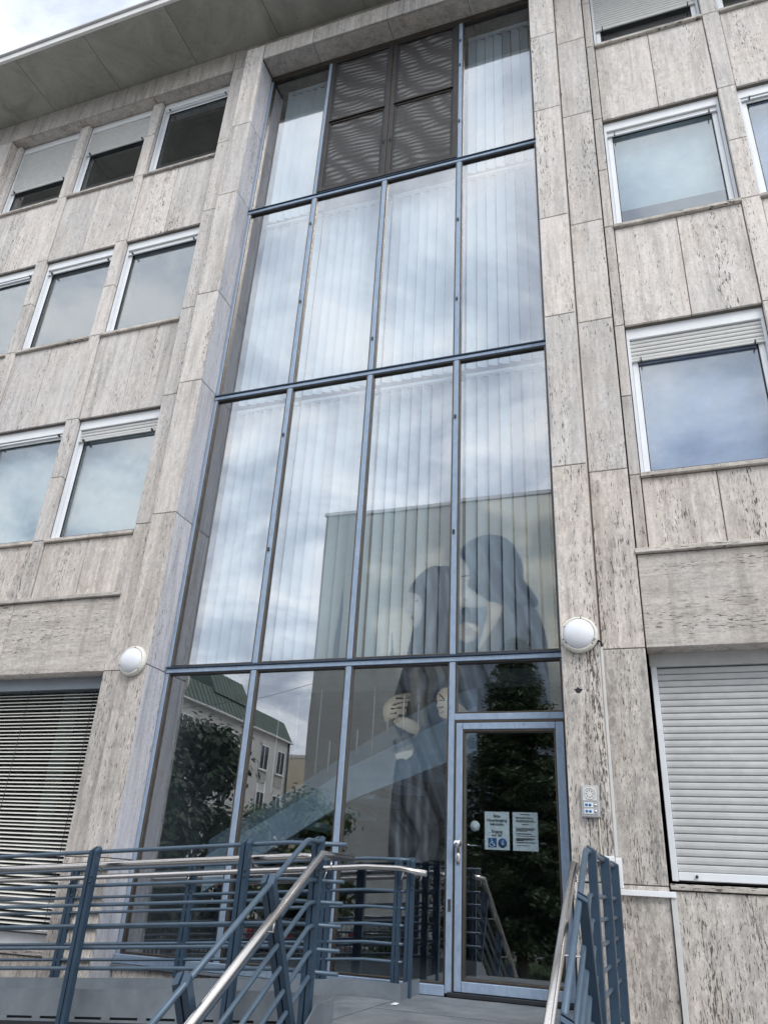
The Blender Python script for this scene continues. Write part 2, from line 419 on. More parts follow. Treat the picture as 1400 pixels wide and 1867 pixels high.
# --- portal piers and reveals
for i, (z0, z1) in enumerate(zip(JZ, JZ[1:])):
    mt = 'travertine_rough' if i < 2 else ('travertine_worn' if i == 2 else 'travertine')
    zt = 13.87 if z1 > 13.4 else z1
    slab(-3.757, XL, YF, YF + 0.03, z0, zt, mt if i != 1 else 'travertine_worn')
    slab(XR, 1.477, YF, YF + 0.03, z0, zt, mt)
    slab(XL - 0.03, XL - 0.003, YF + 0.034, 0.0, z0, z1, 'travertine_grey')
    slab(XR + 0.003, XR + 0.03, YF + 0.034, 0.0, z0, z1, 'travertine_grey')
    slab(-3.754, -3.73, YF + 0.034, YP, z0, zt, mt)
    slab(1.45, 1.474, YF + 0.034, YP, z0, zt, mt)
for a, b in ((-3.40, -2.468), (-2.468, -1.147), (-1.147, 0.174), (0.174, 1.12)):
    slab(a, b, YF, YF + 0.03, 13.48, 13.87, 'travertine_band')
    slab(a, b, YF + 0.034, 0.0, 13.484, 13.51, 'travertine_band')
# --- pilaster strips either side of the portal
for i, (z0, z1) in enumerate(zip(JZ, JZ[1:])):
    mt = 'travertine_rough' if i < 2 else 'travertine_worn' if i == 2 else 'travertine'
    zt = 13.79 if z1 > 13.4 else z1
    slab(-4.15, -3.76, YP, -0.16, z0, zt, mt if i > 1 else 'travertine_worn')
    slab(1.48, 1.869, YP, -0.16, z0, zt, mt)
# --- lintel band under the eaves
xs = [-11.6, -9.25, -7.54, -5.85, -4.15, -2.468, -1.147, 0.174, 1.5, 3.55, 5.2, 7.0, 9.0]
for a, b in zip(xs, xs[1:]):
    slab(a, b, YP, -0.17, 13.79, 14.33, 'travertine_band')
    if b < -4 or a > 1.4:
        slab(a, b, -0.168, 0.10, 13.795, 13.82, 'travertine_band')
# --- outer strip at the far left
for z0, z1 in zip(JZ, JZ[1:]):
    zt = 13.79 if z1 > 13.4 else z1
    slab(-11.6, -10.4, YP, -0.16, z0, zt, 'travertine'); slab(-10.4, -9.15, YP, -0.16, z0, zt, 'travertine')
    slab(-9.175, -9.152, -0.158, 0.03, z0, zt, 'travertine')
core('wall_core', -11.6, -9.16, -0.15, 0.5, GROUND, 13.9)

# --- eaves: concrete soffit slabs, white fascia, roof deck
sx = [-12.0, -10.0, -8.25, -6.70, -4.98, -3.3, -1.65, 0.0, 1.65, 3.3, 4.95, 6.6, 9.0]
for a, b in zip(sx, sx[1:]):
    box('soffit_panel', a + 0.004, b - 0.004, -1.30, 0.6, 14.335, 14.45, 'soffit_concrete', B, 0.004)
box('fascia_board', -12.0, 9.0, -1.36, -1.305, 14.325, 14.47, 'fascia', B, 0.006)
box('gutter_edge', -12.0, 9.0, -1.40, -1.10, 14.475, 14.52, 'alu', B, 0.006)
box('roof_deck', -12.0, 9.0, -1.09, 6.5, 14.455, 14.62, 'zinc_dark', B)

# --- wing bays: windows, spandrel panels, piers, sills
def mirror_x(x): return -2.28 - x
BAYS_R = [(1.99, 3.435), (3.65, 5.095), (5.31, 6.755)]
BAYS = [('R', a, b) for a, b in BAYS_R] + [('L', mirror_x(b), mirror_x(a)) for a, b in BAYS_R]
SLAT = 0.0535
slat_cache = {}
def slat_mesh(w, h, dep):
    key = (round(w, 3), round(h, 3), dep)
    if key not in slat_cache:
        bm = bmesh.new()
        prof = [(0.0, 0.0), (-dep * 0.7, h * 0.12), (-dep, h * 0.45), (-dep * 0.75, h * 0.80), (0.0, h * 0.93)]
        va = [bm.verts.new((0, y, z)) for y, z in prof]; vb = [bm.verts.new((w, y, z)) for y, z in prof]
        for i in range(len(prof)):
            j = (i + 1) % len(prof); bm.faces.new((va[i], va[j], vb[j], vb[i]))
        bm.faces.new(va[::-1]); bm.faces.new(vb)
        slat_cache[key] = mesh_of(bm, 'shutter_slat')
    return slat_cache[key]
def put_slat(win, x, y, z, w, h, dep, mat):
    me = slat_mesh(w, h, dep)
    ob = bpy.data.objects.new('shutter_slat', me); COL.objects.link(ob)
    if not me.materials: me.materials.append(MATS[mat])
    ob.location = (x, y, z); ob.parent = win; ob.matrix_parent_inverse = world_of(win).inverted()
def window(x0, x1, z0, z1, drop, cloth, tilt=False, label=None):
    """white aluminium window with a roller shutter let down by `drop` metres"""
    w = empty('window', ((x0 + x1) / 2, YW, z0), parent=B)
    if label: w['label'] = label
    hd = 0.15
    box('shutter_box', x0 + .002, x1 - .002, YW, 0.28, z1 - hd, z1 - .002, 'white_frame', w, 0.004)
    for a, b in ((x0 + .002, x0 + .036), (x1 - .036, x1 - .002)):
        box('guide_rail', a, b, YW, 0.13, z0 + .002, z1 - hd - .002, 'white_side', w, 0.003)
    a, b, c, d = x0 + .038, x1 - .038, z0 + .003, z1 - hd - .01
    for q, (p0, p1, p2, p3) in enumerate(((a, a + .062, c, d), (b - .062, b, c, d), (a + .064, b - .064, c, c + .075), (a + .064, b - .064, d - .062, d))):
        box('sash_bar', p0, p1, 0.075, 0.15, p2, p3, 'white_frame', w, 0.006)
    box('pane', a + .05, b - .05, 0.108, 0.116, c + .06, d - .05, 'glass_window', w)
    # gasket line, interior screen
    t0 = c + .077
    boxes('gasket', [(a + .064, a + .072, .085, .104, t0, d - .064), (b - .072, b - .064, .085, .104, t0, d - .064), (a + .072, b - .072, .085, .104, d - .072, d - .064), (a + .072, b - .072, .085, .104, t0, t0 + .008)], 'black_gap', w)
    if cloth:
        box('roller_blind', a + .02, b - .02, 0.24, 0.245, c + .02 + cloth[1] * (d - c), d, cloth[0], w)
    # shutter curtain
    top = z1 - hd - 0.004; n = int(round(drop / SLAT))
    for k in range(n):
        put_slat(w, x0 + .012, 0.064, top - (k + 1) * SLAT, x1 - x0 - .024, SLAT, 0.011, 'shutter')
    zb = top - n * SLAT
    box('end_bar', x0 + .012, x1 - .012, 0.045, 0.068, zb - .036, zb - .004, 'white_side' if n < 3 else 'shutter', w, 0.004)
    for xx in (x0 + .13, x1 - .14):
        box('stop_block', xx, xx + .012, 0.005, 0.05, zb - .05, zb - .012, 'dark_metal', w, 0.002)
    return w
SCREEN = ('screen_cloth', 0.0)
simple('blind_bright', (0.82, 0.88, 0.97), 0.8)
simple('blind_pale', (0.62, 0.68, 0.70), 0.8)
simple('blind_blue', (0.46, 0.52, 0.80), 0.8)
ROWS = [(4.79, 6.735), (8.312, 10.265), (11.86, 13.785)]
spec = {('L', 0, 0): (0.17, ('blind_pale', 0)), ('L', 0, 1): (0.05, None), ('L', 0, 2): (0.0, None),
        ('L', 1, 0): (0.0, ('blind_pale', 0)), ('L', 1, 1): (0.06, None), ('L', 1, 2): (0.60, None),
        ('L', 2, 0): (0.05, ('blind_pale', 0)), ('L', 2, 1): (0.0, None), ('L', 2, 2): (1.06, None),
        ('R', 0, 0): (0.26, ('blind_blue', 0)), ('R', 0, 1): (0.06, ('blind_bright', 0.27)), ('R', 0, 2): (1.26, None),
        ('R', 1, 0): (0.11, ('blind_blue', 0)), ('R', 1, 1): (0.0, ('blind_blue', 0.0)), ('R', 1, 2): (1.2, None)}
counts = {'L': 0, 'R': 0}
for side, x0, x1 in BAYS:
    i = counts[side]; counts[side] += 1
    xm = (x0 + x1) / 2
    for r_, (z0, z1) in enumerate(ROWS):
        d_, cl_ = spec.get((side, i, r_), (0.05, None))
        window(x0, x1, z0, z1, d_, cl_)
        box('window_sill', x0 - .003, x1 + .003, -0.075, 0.07, z0 - .048, z0 - .002, 'travertine_flat', B, 0.004)
    for z0, z1 in ((3.875, 4.738), (6.742, 8.260), (10.272, 11.808)):
        mt = 'travertine_worn' if z0 < 5 else 'travertine'
        slab(x0, xm, YA, 0.02, z0, z1, mt); slab(xm, x1, YA, 0.02, z0, z1, mt)
        core('spandrel_core', x0 - .05, x1 + .05, 0.0, 0.4, z0 - .01, z1 + .01)
    # pier on the far side of the bay
    pa, pb = (x1, x1 + .215) if side == 'R' else (x0 - .215, x0)
    if i == 2 and side == 'L': pa, pb = x0 - .12, x0
    pz = [3.875, 4.78, 5.77, 6.75, 8.31, 9.316, 10.30, 11.86, 12.9, 13.79]
    for a, b in zip(pz, pz[1:]):
        slab(pa, pb, YQ, 0.03, a, b, 'travertine' if a > 4 else 'travertine_worn')
    core('pier_core', pa + .01, pb - .01, -0.04, 0.4, 3.85, 13.8)
for a0, b0 in ((1.872, 1.987), (mirror_x(1.987), mirror_x(1.872))):
    for a, b in zip(pz, pz[1:]):
        slab(a0, b0, YQ, 0.03, a, b, 'travertine' if a > 4 else 'travertine_worn')
    core('pier_core', a0 + .01, b0 - .01, -0.04, 0.4, 3.85, 13.8)

# --- ledge and flat lintel stones above the ground floor
for (a, b) in ((-9.14, -4.13), (1.86, 6.98)):
    box('stone_ledge', a, b, -0.235, 0.0, 3.822, 3.872, 'travertine_flat', B, 0.006)
for a, b in ((-9.14, -7.3), (-7.3, -5.78), (-5.78, -4.154), (1.873, 4.3), (4.3, 6.98)):
    slab(a, b, -0.192, -0.14, 2.885, 3.818, 'travertine_flat')
    box('lintel_underside', a + .004, b - .004, -0.138, 0.06, 2.89, 2.93, 'travertine_band', B, 0.004)
core('lintel_core', -9.15, -4.14, -0.15, 0.3, 2.96, 3.83); core('lintel_core', 1.86, 6.98, -0.15, 0.3, 2.96, 3.83)

# --- ground floor right: closed roller shutter
gw = empty('window', (2.95, YW, 0.93), parent=B); gw['label'] = 'wide ground floor window closed by a pale roller shutter'
box('shutter_box', 1.885, 4.2, YW, 0.3, 2.767, 2.925, 'shutter_warm', gw, 0.005)
box('guide_rail', 1.893, 1.945, YW, 0.12, 0.955, 2.765, 'white_side', gw, 0.004)
box('guide_rail', 4.10, 4.15, YW, 0.12, 0.955, 2.765, 'white_side', gw, 0.004)
box('backing_panel', 1.946, 4.10, 0.085, 0.09, 0.95, 2.76, 'black_gap', gw)
ns = 29; ph = (2.762 - 1.03) / ns
for k in range(ns): put_slat(gw, 1.947, 0.074, 1.03 + k * ph, 2.152, ph, 0.010, 'shutter_warm')
box('end_bar', 1.947, 4.099, 0.05, 0.08, 0.962, 1.027, 'white_side', gw, 0.005)
lathe('stop_block', [(0, .03), (.012, .03), (.012, 0), (0, 0)], (2.09, 0.05, 0.995), 'dark_metal', gw, '-y', 12)
box('window_sill', 1.875, 4.3, -0.12, 0.09, 0.885, 0.93, 'travertine_flat', B, 0.004)
for a, b in ((1.872, 3.3), (3.3, 4.9)):
    slab(a, b, -0.10, 0.0, GROUND, 0.88, 'travertine_rough')
core('plinth_core', 1.86, 6.98, -0.08, 0.4, GROUND, 0.88)
for a, b in ((4.3, 5.6), (5.6, 6.98)): slab(a, b, -0.10, 0.0, 0.885, 2.88, 'travertine_worn')
core('wall_core', 4.3, 6.98, -0.09, 0.4, 0.86, 2.95)
slab(7.0, 9.0, YP, -0.1, GROUND, 13.79, 'travertine'); core('wall_core', 6.96, 9.0, -0.15, 0.4, GROUND, 13.9)
slab(6.97, 7.0, YQ, 0.2, 3.8, 13.79, 'travertine')

# --- ground floor left: tall window behind open external venetian blind
lw = empty('window', (-6.6, YW, 0.0), parent=B); lw['label'] = 'tall ground floor window behind an open venetian blind'
box('blind_box', -9.13, -4.16, YW, 0.22, 2.745, 2.95, 'grey_panel', lw, 0.004)
bm = bmesh.new(); hw = 0.024
prof = [(-hw, 0.0), (-hw * .4, .004), (hw * .4, .004), (hw, 0.0), (hw * .4, .0026), (-hw * .4, .0026)]
ang = R(27)
pr = [(y * math.cos(ang) - z * math.sin(ang), y * math.sin(ang) + z * math.cos(ang)) for y, z in prof]
va = [bm.verts.new((-6.63, y, z)) for y, z in pr]; vb = [bm.verts.new((-4.165, y, z)) for y, z in pr]
for i in range(6): bm.faces.new((va[i], va[(i + 1) % 6], vb[(i + 1) % 6], vb[i]))
bm.faces.new(va[::-1]); bm.faces.new(vb)
vme = mesh_of(bm, 'blind_slat'); vme.materials.append(MATS['venetian'])
nv = 60
for k in range(nv):
    for off in (0.0, -2.49):
        if off and k % 1: continue
        ob = bpy.data.objects.new('blind_slat', vme); COL.objects.link(ob)
        ob.location = (off, 0.075, 0.20 + k * (2.735 - 0.20) / nv); ob.rotation_euler = (R(random.uniform(-2, 2)), R(random.uniform(-.05, .05)), 0)
        ob.parent = lw; ob.matrix_parent_inverse = world_of(lw).inverted()
box('bottom_rail', -6.63, -4.165, 0.05, 0.10, 0.165, 0.19, 'alu', lw, 0.004)
for x in (-4.42, -5.4, -6.35):
    tube('ladder_cord', [(x, 0.048, 0.19), (x, 0.048, 2.745)], 0.003, 'dark_metal', lw, 6)
box('frame_rail', -9.13, -4.165, 0.13, 0.20, 0.03, 0.15, 'white_side', lw, 0.006)
box('frame_rail', -9.13, -4.165, 0.14, 0.19, 0.42, 0.49, 'white_side', lw, 0.006)
box('window_sill', -9.14, -4.154, -0.10, 0.20, -0.03, 0.02, 'travertine_flat', B, 0.005)
box('pane', -9.13, -4.16, 0.165, 0.172, 0.15, 2.74, 'glass_clear', lw)
for a, b in ((-9.14, -7.5), (-7.5, -5.9), (-5.9, -5.0), (-5.0, -4.154)):
    slab(a, b, -0.08, 0.0, GROUND, -0.034, 'travertine_worn')
core('plinth_core', -9.14, -4.14, -0.06, 0.4, GROUND, -0.03)
box('room_pillar', -5.72, -5.45, 1.0, 1.3, -0.1, 2.95, 'room_wall', B)

# --- rooms behind the windows
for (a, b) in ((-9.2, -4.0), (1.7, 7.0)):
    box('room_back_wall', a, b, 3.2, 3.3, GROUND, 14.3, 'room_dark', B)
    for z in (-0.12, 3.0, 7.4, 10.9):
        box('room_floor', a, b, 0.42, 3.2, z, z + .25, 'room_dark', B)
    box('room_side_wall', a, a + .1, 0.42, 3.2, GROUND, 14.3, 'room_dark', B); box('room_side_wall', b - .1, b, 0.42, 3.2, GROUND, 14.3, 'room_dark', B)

# ================================================================== CURTAIN WALL OF THE ENTRANCE BAY
CW = empty('curtain_wall', (-1.14, 0.0, 0.0), parent=B); CW['label'] = 'tall blue steel curtain wall with bronze glazing beads'
MX = [XL, -2.262, -1.131, 0.0, XR]
TZ = [0.0, 2.90, 6.68, 10.19, 13.40]
for x in MX[1:4]:
    for z0, z1 in zip(TZ, TZ[1:]):
        if z0 > 10 and x != 0.0 and x != -2.262: continue
        box('mullion', x - .030, x + .030, -0.045, 0.05, z0 + (.05 if z0 else .0), z1 - .03, 'blue_paint', CW, 0.004)
for x0, x1 in ((XL + .002, XL + .045), (XR - .045, XR - .002)):
    for z0, z1 in zip(TZ, TZ[1:]): box('mullion', x0, x1, -0.040, 0.05, z0 + (.05 if z0 else 0), z1 - .03, 'blue_paint', CW, 0.004)
    sgn = 1 if x0 < 0 else -1
for z in TZ[1:4]:
    box('transom', XL + .004, XR - .004, -0.049, 0.05, z - .026, z + .022, 'blue_paint', CW, 0.004)
    box('transom_ledge', XL + .004, XR - .004, -0.066, 0.045, z + .024, z + .042, 'ledge_navy', CW, 0.004)
box('transom', XL + .004, XR - .004, -0.05, 0.05, 13.37, 13.478, 'bronze', CW, 0.004)
box('sill_plate', XL + .004, -0.032, -0.075, 0.06, -0.02, 0.062, 'blue_paint', CW, 0.006)
box('sill_flashing', XL + .004, -0.032, -0.10, -0.02, -0.045, -0.023, 'zinc', CW, 0.003)
for a_, b_ in ((-3.40, -2.3), (-2.3, -1.2), (-1.2, 0.0), (0.0, 1.12)):
    slab(a_, b_, -0.055, 0.0, GROUND, -0.048, 'travertine_worn')
def lite(x0, x1, z0, z1, bead=0.017):
    """one glazed panel: bronze beads round a pane"""
    box('glazing_bead', x0, x0 + bead, -0.036, 0.03, z0, z1, 'bronze', CW, 0.003)
    box('glazing_bead', x1 - bead, x1, -0.036, 0.03, z0, z1, 'bronze', CW, 0.003)
    box('glazing_bead', x0 + bead, x1 - bead, -0.036, 0.03, z0, z0 + bead, 'bronze', CW, 0.003)
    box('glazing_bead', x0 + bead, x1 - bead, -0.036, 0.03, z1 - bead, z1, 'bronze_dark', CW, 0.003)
    # every pane sits a hair out of true, so reflections jump from pane to pane
    bm = bmesh.new(); add_box(bm, x0 + bead, x1 - bead, -0.003, 0.003, z0 + bead, z1 - bead)
    sa, sb = random.uniform(-.0022, .0022), random.uniform(-.0014, .0014); xc, zc = (x0 + x1) / 2, (z0 + z1) / 2
    for v in bm.verts: v.co.y += sa * (v.co.x - xc) + sb * (v.co.z - zc)
    link('pane', mesh_of(bm, 'pane'), 'glass_hall', CW)
for c in range(4):
    x0 = MX[c] + (.031 if c else .047); x1 = MX[c + 1] - (.031 if c < 3 else .047)
    for r_ in range(4):
        z0 = TZ[r_] + (.05 if r_ else .064); z1 = TZ[r_ + 1] - .03
        if r_ == 0 and c == 3: z0 = 2.352
        if r_ == 3 and c in (1, 2): continue
        lite(x0, x1, z0, z1)
box('transom', 0.031, XR - .047, -0.05, 0.05, 2.288, 2.350, 'blue_paint', CW, 0.004)
# hooks on the mullions
for x, zz in ((-2.262, (4.3, 5.9, 8.1, 9.6)), (0.0, (4.3, 5.8, 7.6, 9.0, 11.0, 12.3, 12.9)), (-1.131, (7.2,))):
    for z in zz:
        box('hook', x - .016, x + .008, -0.062, -0.046, z, z + .05, 'dark_metal', CW, 0.004)
# tilting bronze windows with insect screens at the top
for x0, x1 in ((-2.23, -1.135), (-1.127, -0.032)):
    sw = empty('screen_window', ((x0 + x1) / 2, 0, 10.25), parent=B); sw['label'] = 'bronze framed window with dark insect screen'
    z0, z1 = 10.245, 13.365; fw = .075
    boxes('frame', [(x0, x0 + fw, -.07, .04, z0, z1), (x1 - fw, x1, -.07, .04, z0, z1), (x0 + fw, x1 - fw, -.07, .04, z0, z0 + fw), (x0 + fw, x1 - fw, -.07, .04, z1 - fw, z1)], 'bronze_dark', sw, 0.004)
    boxes('sash_bar', [(x0 + fw, x1 - fw, -.085, .02, 11.80, 11.84)], 'bronze_dark', sw, 0.004)
    boxes('sash_bar', [(x0 + fw + .03, x1 - fw - .03, -.06, .02, 11.765, 11.79)], 'bronze', sw, 0.003)
    box('frame_lip', x0 + fw, x0 + fw + .03, -.055, .03, z0 + fw, z1 - fw, 'zinc_dark', sw, 0.003); box('frame_lip', x1 - fw - .03, x1 - fw, -.055, .03, z0 + fw, z1 - fw, 'zinc_dark', sw, 0.003)
    for a, b in ((z0 + fw, 11.80), (11.84, z1 - fw)):
        box('insect_mesh', x0 + fw + .03, x1 - fw - .03, -.042, -.040, a, b, 'insect_screen', sw)
        box('pane', x0 + fw + .03, x1 - fw - .03, -.006, 0.0, a, b, 'glass_hall', sw)
    tube('latch', [(x0 + .05 if x0 > -2 else x1 - .05, -.072, 10.95), (x0 + .05 if x0 > -2 else x1 - .05, -.10, 10.98), (x0 + .05 if x0 > -2 else x1 - .05, -.10, 11.06)], 0.006, 'dark_metal', sw, 8)
box('service_panel', XL - .02, XR + .02, 0.30, 0.34, 13.35, 13.6, 'room_dark', B)

# --- entrance door
DR = empty('door', (0.58, 0.0, 0.0), parent=B); DR['label'] = 'blue framed glass entrance door with lever lock and bronze beads'
dx0, dx1 = 0.052, 1.075
box('door_jamb', 0.032, 0.050, -0.05, 0.04, 0.0, 2.286, 'bronze', DR, 0.003)
box('door_jamb', dx1 + .002, dx1 + .014, -0.05, 0.04, 0.0, 2.286, 'bronze', DR, 0.003)
box('door_head', 0.052, dx1, -0.05, 0.04, 2.262, 2.286, 'bronze', DR, 0.003)
for b in ((dx0, dx0 + .062, 0.02, 2.258), (dx1 - .075, dx1, 0.02, 2.258), (dx0 + .064, dx1 - .077, 2.196, 2.258), (dx0 + .064, dx1 - .077, 0.02, 0.10)):
    box('stile', b[0], b[1], -0.060, 0.03, b[2], b[3], 'blue_paint', DR, 0.005)
q0, q1, q2, q3 = dx0 + .064, dx1 - .077, 0.102, 2.194
for b in ((q0, q0 + .018, q2, q3), (q1 - .018, q1, q2, q3), (q0 + .018, q1 - .018, q2, q2 + .018), (q0 + .018, q1 - .018, q3 - .018, q3)):
    box('glazing_bead', b[0], b[1], -0.05, 0.02, b[2], b[3], 'bronze', DR, 0.003)
box('pane', q0 + .018, q1 - .018, -0.003, 0.003, q2 + .018, q3 - .018, 'glass_hall', DR)
box('threshold', 0.0, dx1 + .03, -0.09, 0.05, -0.018, 0.015, 'zinc_dark', DR, 0.004)
box('lock_plate', 0.066, 0.100, -0.068, -0.060, 1.0, 1.22, 'chrome', DR, 0.004)
kn = lathe('knob', [(0, .075), (.020, .072), (.034, .055), (.036, .042), (.026, .025), (.014, .018), (.014, 0), (.03, 0), (0, 0)], (0.085, -0.068, 1.175), 'chrome', DR, '-y', 20)
bm = bmesh.new(); add_lathe(bm, [(0, .012), (.020, .010), (.022, 0), (0, 0)], (0, 0, 0), '-y', 18)
for v in bm.verts: v.co.z *= 1.9; v.co += Vector((0.083, -0.068, 1.06))
link('lock_escutcheon', mesh_of(bm, 'lock_escutcheon'), 'alu', DR, True)
box('keyhole', 0.079, 0.087, -0.0805, -0.0795, 1.05, 1.08, 'black_gap', DR)
tube('inner_handle', [(0.14, 0.05, 1.175), (0.15, 0.07, 1.175), (0.27, 0.07, 1.17)], 0.011, 'chrome', DR, 8)
box('strike_plate', -0.012, 0.018, -0.049, -0.0455, 0.62, 0.72, 'chrome', CW, 0.001)

# --- hall interior
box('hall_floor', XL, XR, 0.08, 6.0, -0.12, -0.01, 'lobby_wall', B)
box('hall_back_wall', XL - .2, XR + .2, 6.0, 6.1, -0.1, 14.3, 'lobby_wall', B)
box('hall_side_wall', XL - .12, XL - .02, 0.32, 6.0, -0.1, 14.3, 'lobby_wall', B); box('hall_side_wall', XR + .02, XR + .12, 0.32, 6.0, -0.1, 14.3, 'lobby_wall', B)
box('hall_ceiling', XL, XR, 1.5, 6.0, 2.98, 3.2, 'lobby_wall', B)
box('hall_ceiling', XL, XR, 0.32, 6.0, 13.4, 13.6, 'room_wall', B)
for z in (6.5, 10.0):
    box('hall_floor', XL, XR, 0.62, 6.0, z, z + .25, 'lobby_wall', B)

ST = empty('hall_staircase', (-1.6, 2.7, 0.0), 'pale hall staircase seen through the ground floor glass', 'staircase')
def fl(y0, y1):
    pts = [(-3.35, 0.62), (-2.626, 1.048), (-1.596, 1.66), (-0.403, 2.10), (-0.06, 2.225), (-0.06, 2.72), (-0.41, 2.58), (-0.95, 2.33), (-1.62, 2.03), (-2.10, 1.72), (-3.35, 1.02)]
    return [(x, y0, z) for x, z in pts]
poly('stair_string', fl(1.3, 1.3), 'lobby_stair', ST, Vector((0, 0.06, 0)))
poly('balustrade_panel', [(-3.35, 1.33, 1.025), (-2.10, 1.33, 1.725), (-1.62, 1.33, 2.035), (-0.95, 1.33, 2.335), (-0.06, 1.33, 2.725), (-0.06, 1.33, 2.95), (-0.6, 1.33, 2.78), (-1.3, 1.33, 2.40), (-2.2, 1.33, 1.86), (-3.35, 1.33, 1.2)], 'frosted_panel', ST, Vector((0, 0.012, 0)))
bm = bmesh.new()
for k in range(9):
    x = -3.3 + k * .33; z = 1.20 + k * .16
    add_box(bm, x, x + .36, 1.37, 2.4, z - .3, z - .25)
link('tread', mesh_of(bm, 'tread'), 'lobby_stair', ST)
for x, za, zb in ((-1.98, 1.957, 2.934), (-1.82, 1.958, 2.33), (-1.474, 2.17, 2.451), (-1.283, 2.17, 2.96), (-1.102, 2.368, 2.569), (-0.912, 2.359, 2.86), (-0.73, 2.35, 2.73), (-2.277, 2.111, 2.872), (-2.532, 1.724, 2.755), (-2.62, 1.534, 1.85), (-2.72, 1.5, 1.849), (-2.408, 2.7, 2.84)):
    tube('hanging_rod', [(x, 1.2, za), (x, 1.2, zb)], 0.008, 'rod', ST, 6)

# --- vertical blinds behind the upper panes
bm = bmesh.new()
nb = 5; wS = 0.127
va, vb = [], []
for k in range(nb):
    tt = k / (nb - 1) - .5
    va.append(bm.verts.new((tt * wS, 0.010 * (1 - 4 * tt * tt), 0))); vb.append(bm.verts.new((tt * wS, 0.010 * (1 - 4 * tt * tt), 1)))
for k in range(nb - 1): bm.faces.new((va[k], va[k + 1], vb[k + 1], vb[k]))
blade = mesh_of(bm, 'blind_blade'); blade.materials.append(MATS['blind_cloth'])
for p in blade.polygons: p.use_smooth = True
colw = ['leftmost', 'second from left', 'third from left', 'rightmost']
roww = {1: 'row just above the entrance', 2: 'middle upper row', 3: 'top row under the eaves'}
for r_ in (1, 2, 3):
    for c in range(4):
        if r_ == 3 and c in (1, 2): continue
        a = MX[c] + .06; b = MX[c + 1] - .0
        if c == 0: a += .16
        z0, z1 = TZ[r_] + .03, TZ[r_ + 1] - .12
        vb_ = empty('vertical_blind', ((a + b) / 2, 0.24, z0), 'white vertical blind behind the %s pane, %s' % (colw[c], roww[r_]), 'blind', 'vertical blinds of the entrance bay')
        box('head_rail', a, b, 0.20, 0.25, z1, z1 + .045, 'white_side', vb_, 0.003)
        n = int((b - a) / 0.124); base = {1: 37, 2: 24, 3: 20}[r_]
        for k in range(n):
            ob = bpy.data.objects.new('blind_blade', blade); COL.objects.link(ob)
            ob.location = (a + .06 + k * (b - a - .10) / (n - 1), 0.24 + (k % 2) * .004, z0); ob.scale = (1, 1, z1 - z0)
            ob.rotation_euler = (R(random.uniform(-.15, .15)), 0, R(base + random.uniform(-9, 9)))
            ob.parent = vb_; ob.matrix_parent_inverse = world_of(vb_).inverted()

# ================================================================== THINGS FIXED ON THE FACADE
def wall_lamp(x, z, label, dirty):
    o = empty('wall_lamp', (x, YF, z), label, 'lamp', 'round bulkhead wall lamps')
    lathe('base_ring', [(0, 0), (.150, 0), (.168, .012), (.172, .03), (.165, .052), (.156, .068), (.142, .072), (.140, .060), (0, .060)], (x, YF - .001, z), 'lamp_ring', o, '-y', 48)
    lathe('diffuser', [(.140, .060), (.136, .078), (.120, .098), (.09, .117), (.05, .130), (0, .135)], (x, YF - .001, z), 'lamp_glass', o, '-y', 48)
    for an in (80, 200, 320):
        lathe('screw', [(0, .074), (.006, .073), (.007, .066), (0, .066)], (x + .150 * math.cos(R(an)), YF - .001, z + .150 * math.sin(R(an))), 'dark_metal', o, '-y', 8)
    if dirty:
        for an, s in ((215, .03), (335, .035), (150, .018)):
            pts = []
            for k in range(9):
                t_ = 2 * math.pi * k / 9; rr = s * random.uniform(.5, 1)
                pts.append((x + .14 * math.cos(R(an)) + rr * math.cos(t_), YF - .0765, z + .14 * math.sin(R(an)) + rr * .6 * math.sin(t_)))
            poly('dirt_patch', pts, 'concrete', o)
wall_lamp(-3.575, 2.915, 'clean round white wall lamp on the pier left of the glazing', False)
wall_lamp(1.305, 2.965, 'stained round white wall lamp on the pier above the intercom', True)

ic = empty('intercom', (1.312, YF, 1.39), 'grey door intercom with two buttons on the right pier', 'intercom')
box('housing', 1.238, 1.386, YF - .042, YF - .001, 1.392, 1.645, 'alu', ic, 0.008)
box('speaker_plate', 1.254, 1.370, YF - .046, YF - .0425, 1.522, 1.632, 'shutter', ic, 0.001)
lathe('speaker_ring', [(.046, 0), (.046, .003), (.043, .003), (.043, 0)], (1.312, YF - .046, 1.577), 'alu', ic, '-y', 28)
bm = bmesh.new()
for k in range(8):
    an = k * math.pi / 4; add_lathe(bm, [(0, .0012), (.0045, .001), (.0045, 0)], (1.312 + .027 * math.cos(an), YF - .0462, 1.577 + .027 * math.sin(an)), '-y', 8)
link('sound_holes', mesh_of(bm, 'sound_holes'), 'black_gap', ic)
box('button_plate', 1.254, 1.370, YF - .045, YF - .0425, 1.412, 1.516, 'alu', ic, 0.001)
for z in (1.470, 1.420):
    nl = box('name_label', 1.262, 1.335, YF - .048, YF - .0455, z, z + .038, 'paper', ic)
    box('symbol', 1.270, 1.292, YF - .0495, YF - .0484, z + .008, z + .030, 'ink_blue', nl)
    lathe('symbol', [(0, .001), (.012, .001), (.012, 0)], (1.310, YF - .0485, z + .019), 'ink_blue', nl, '-y', 16)
    lathe('push_button', [(0, .008), (.008, .006), (.010, 0)], (1.354, YF - .0455, z + .019), 'chrome', ic, '-y', 16)
tube('cable', [(1.372, YF - .012, 1.392), (1.374, YF - .012, 1.30), (1.368, YF - .010, 1.22), (1.376, YF - .012, 1.12), (1.395, YF - .012, 1.075)], 0.005, 'cable', ic, 8)

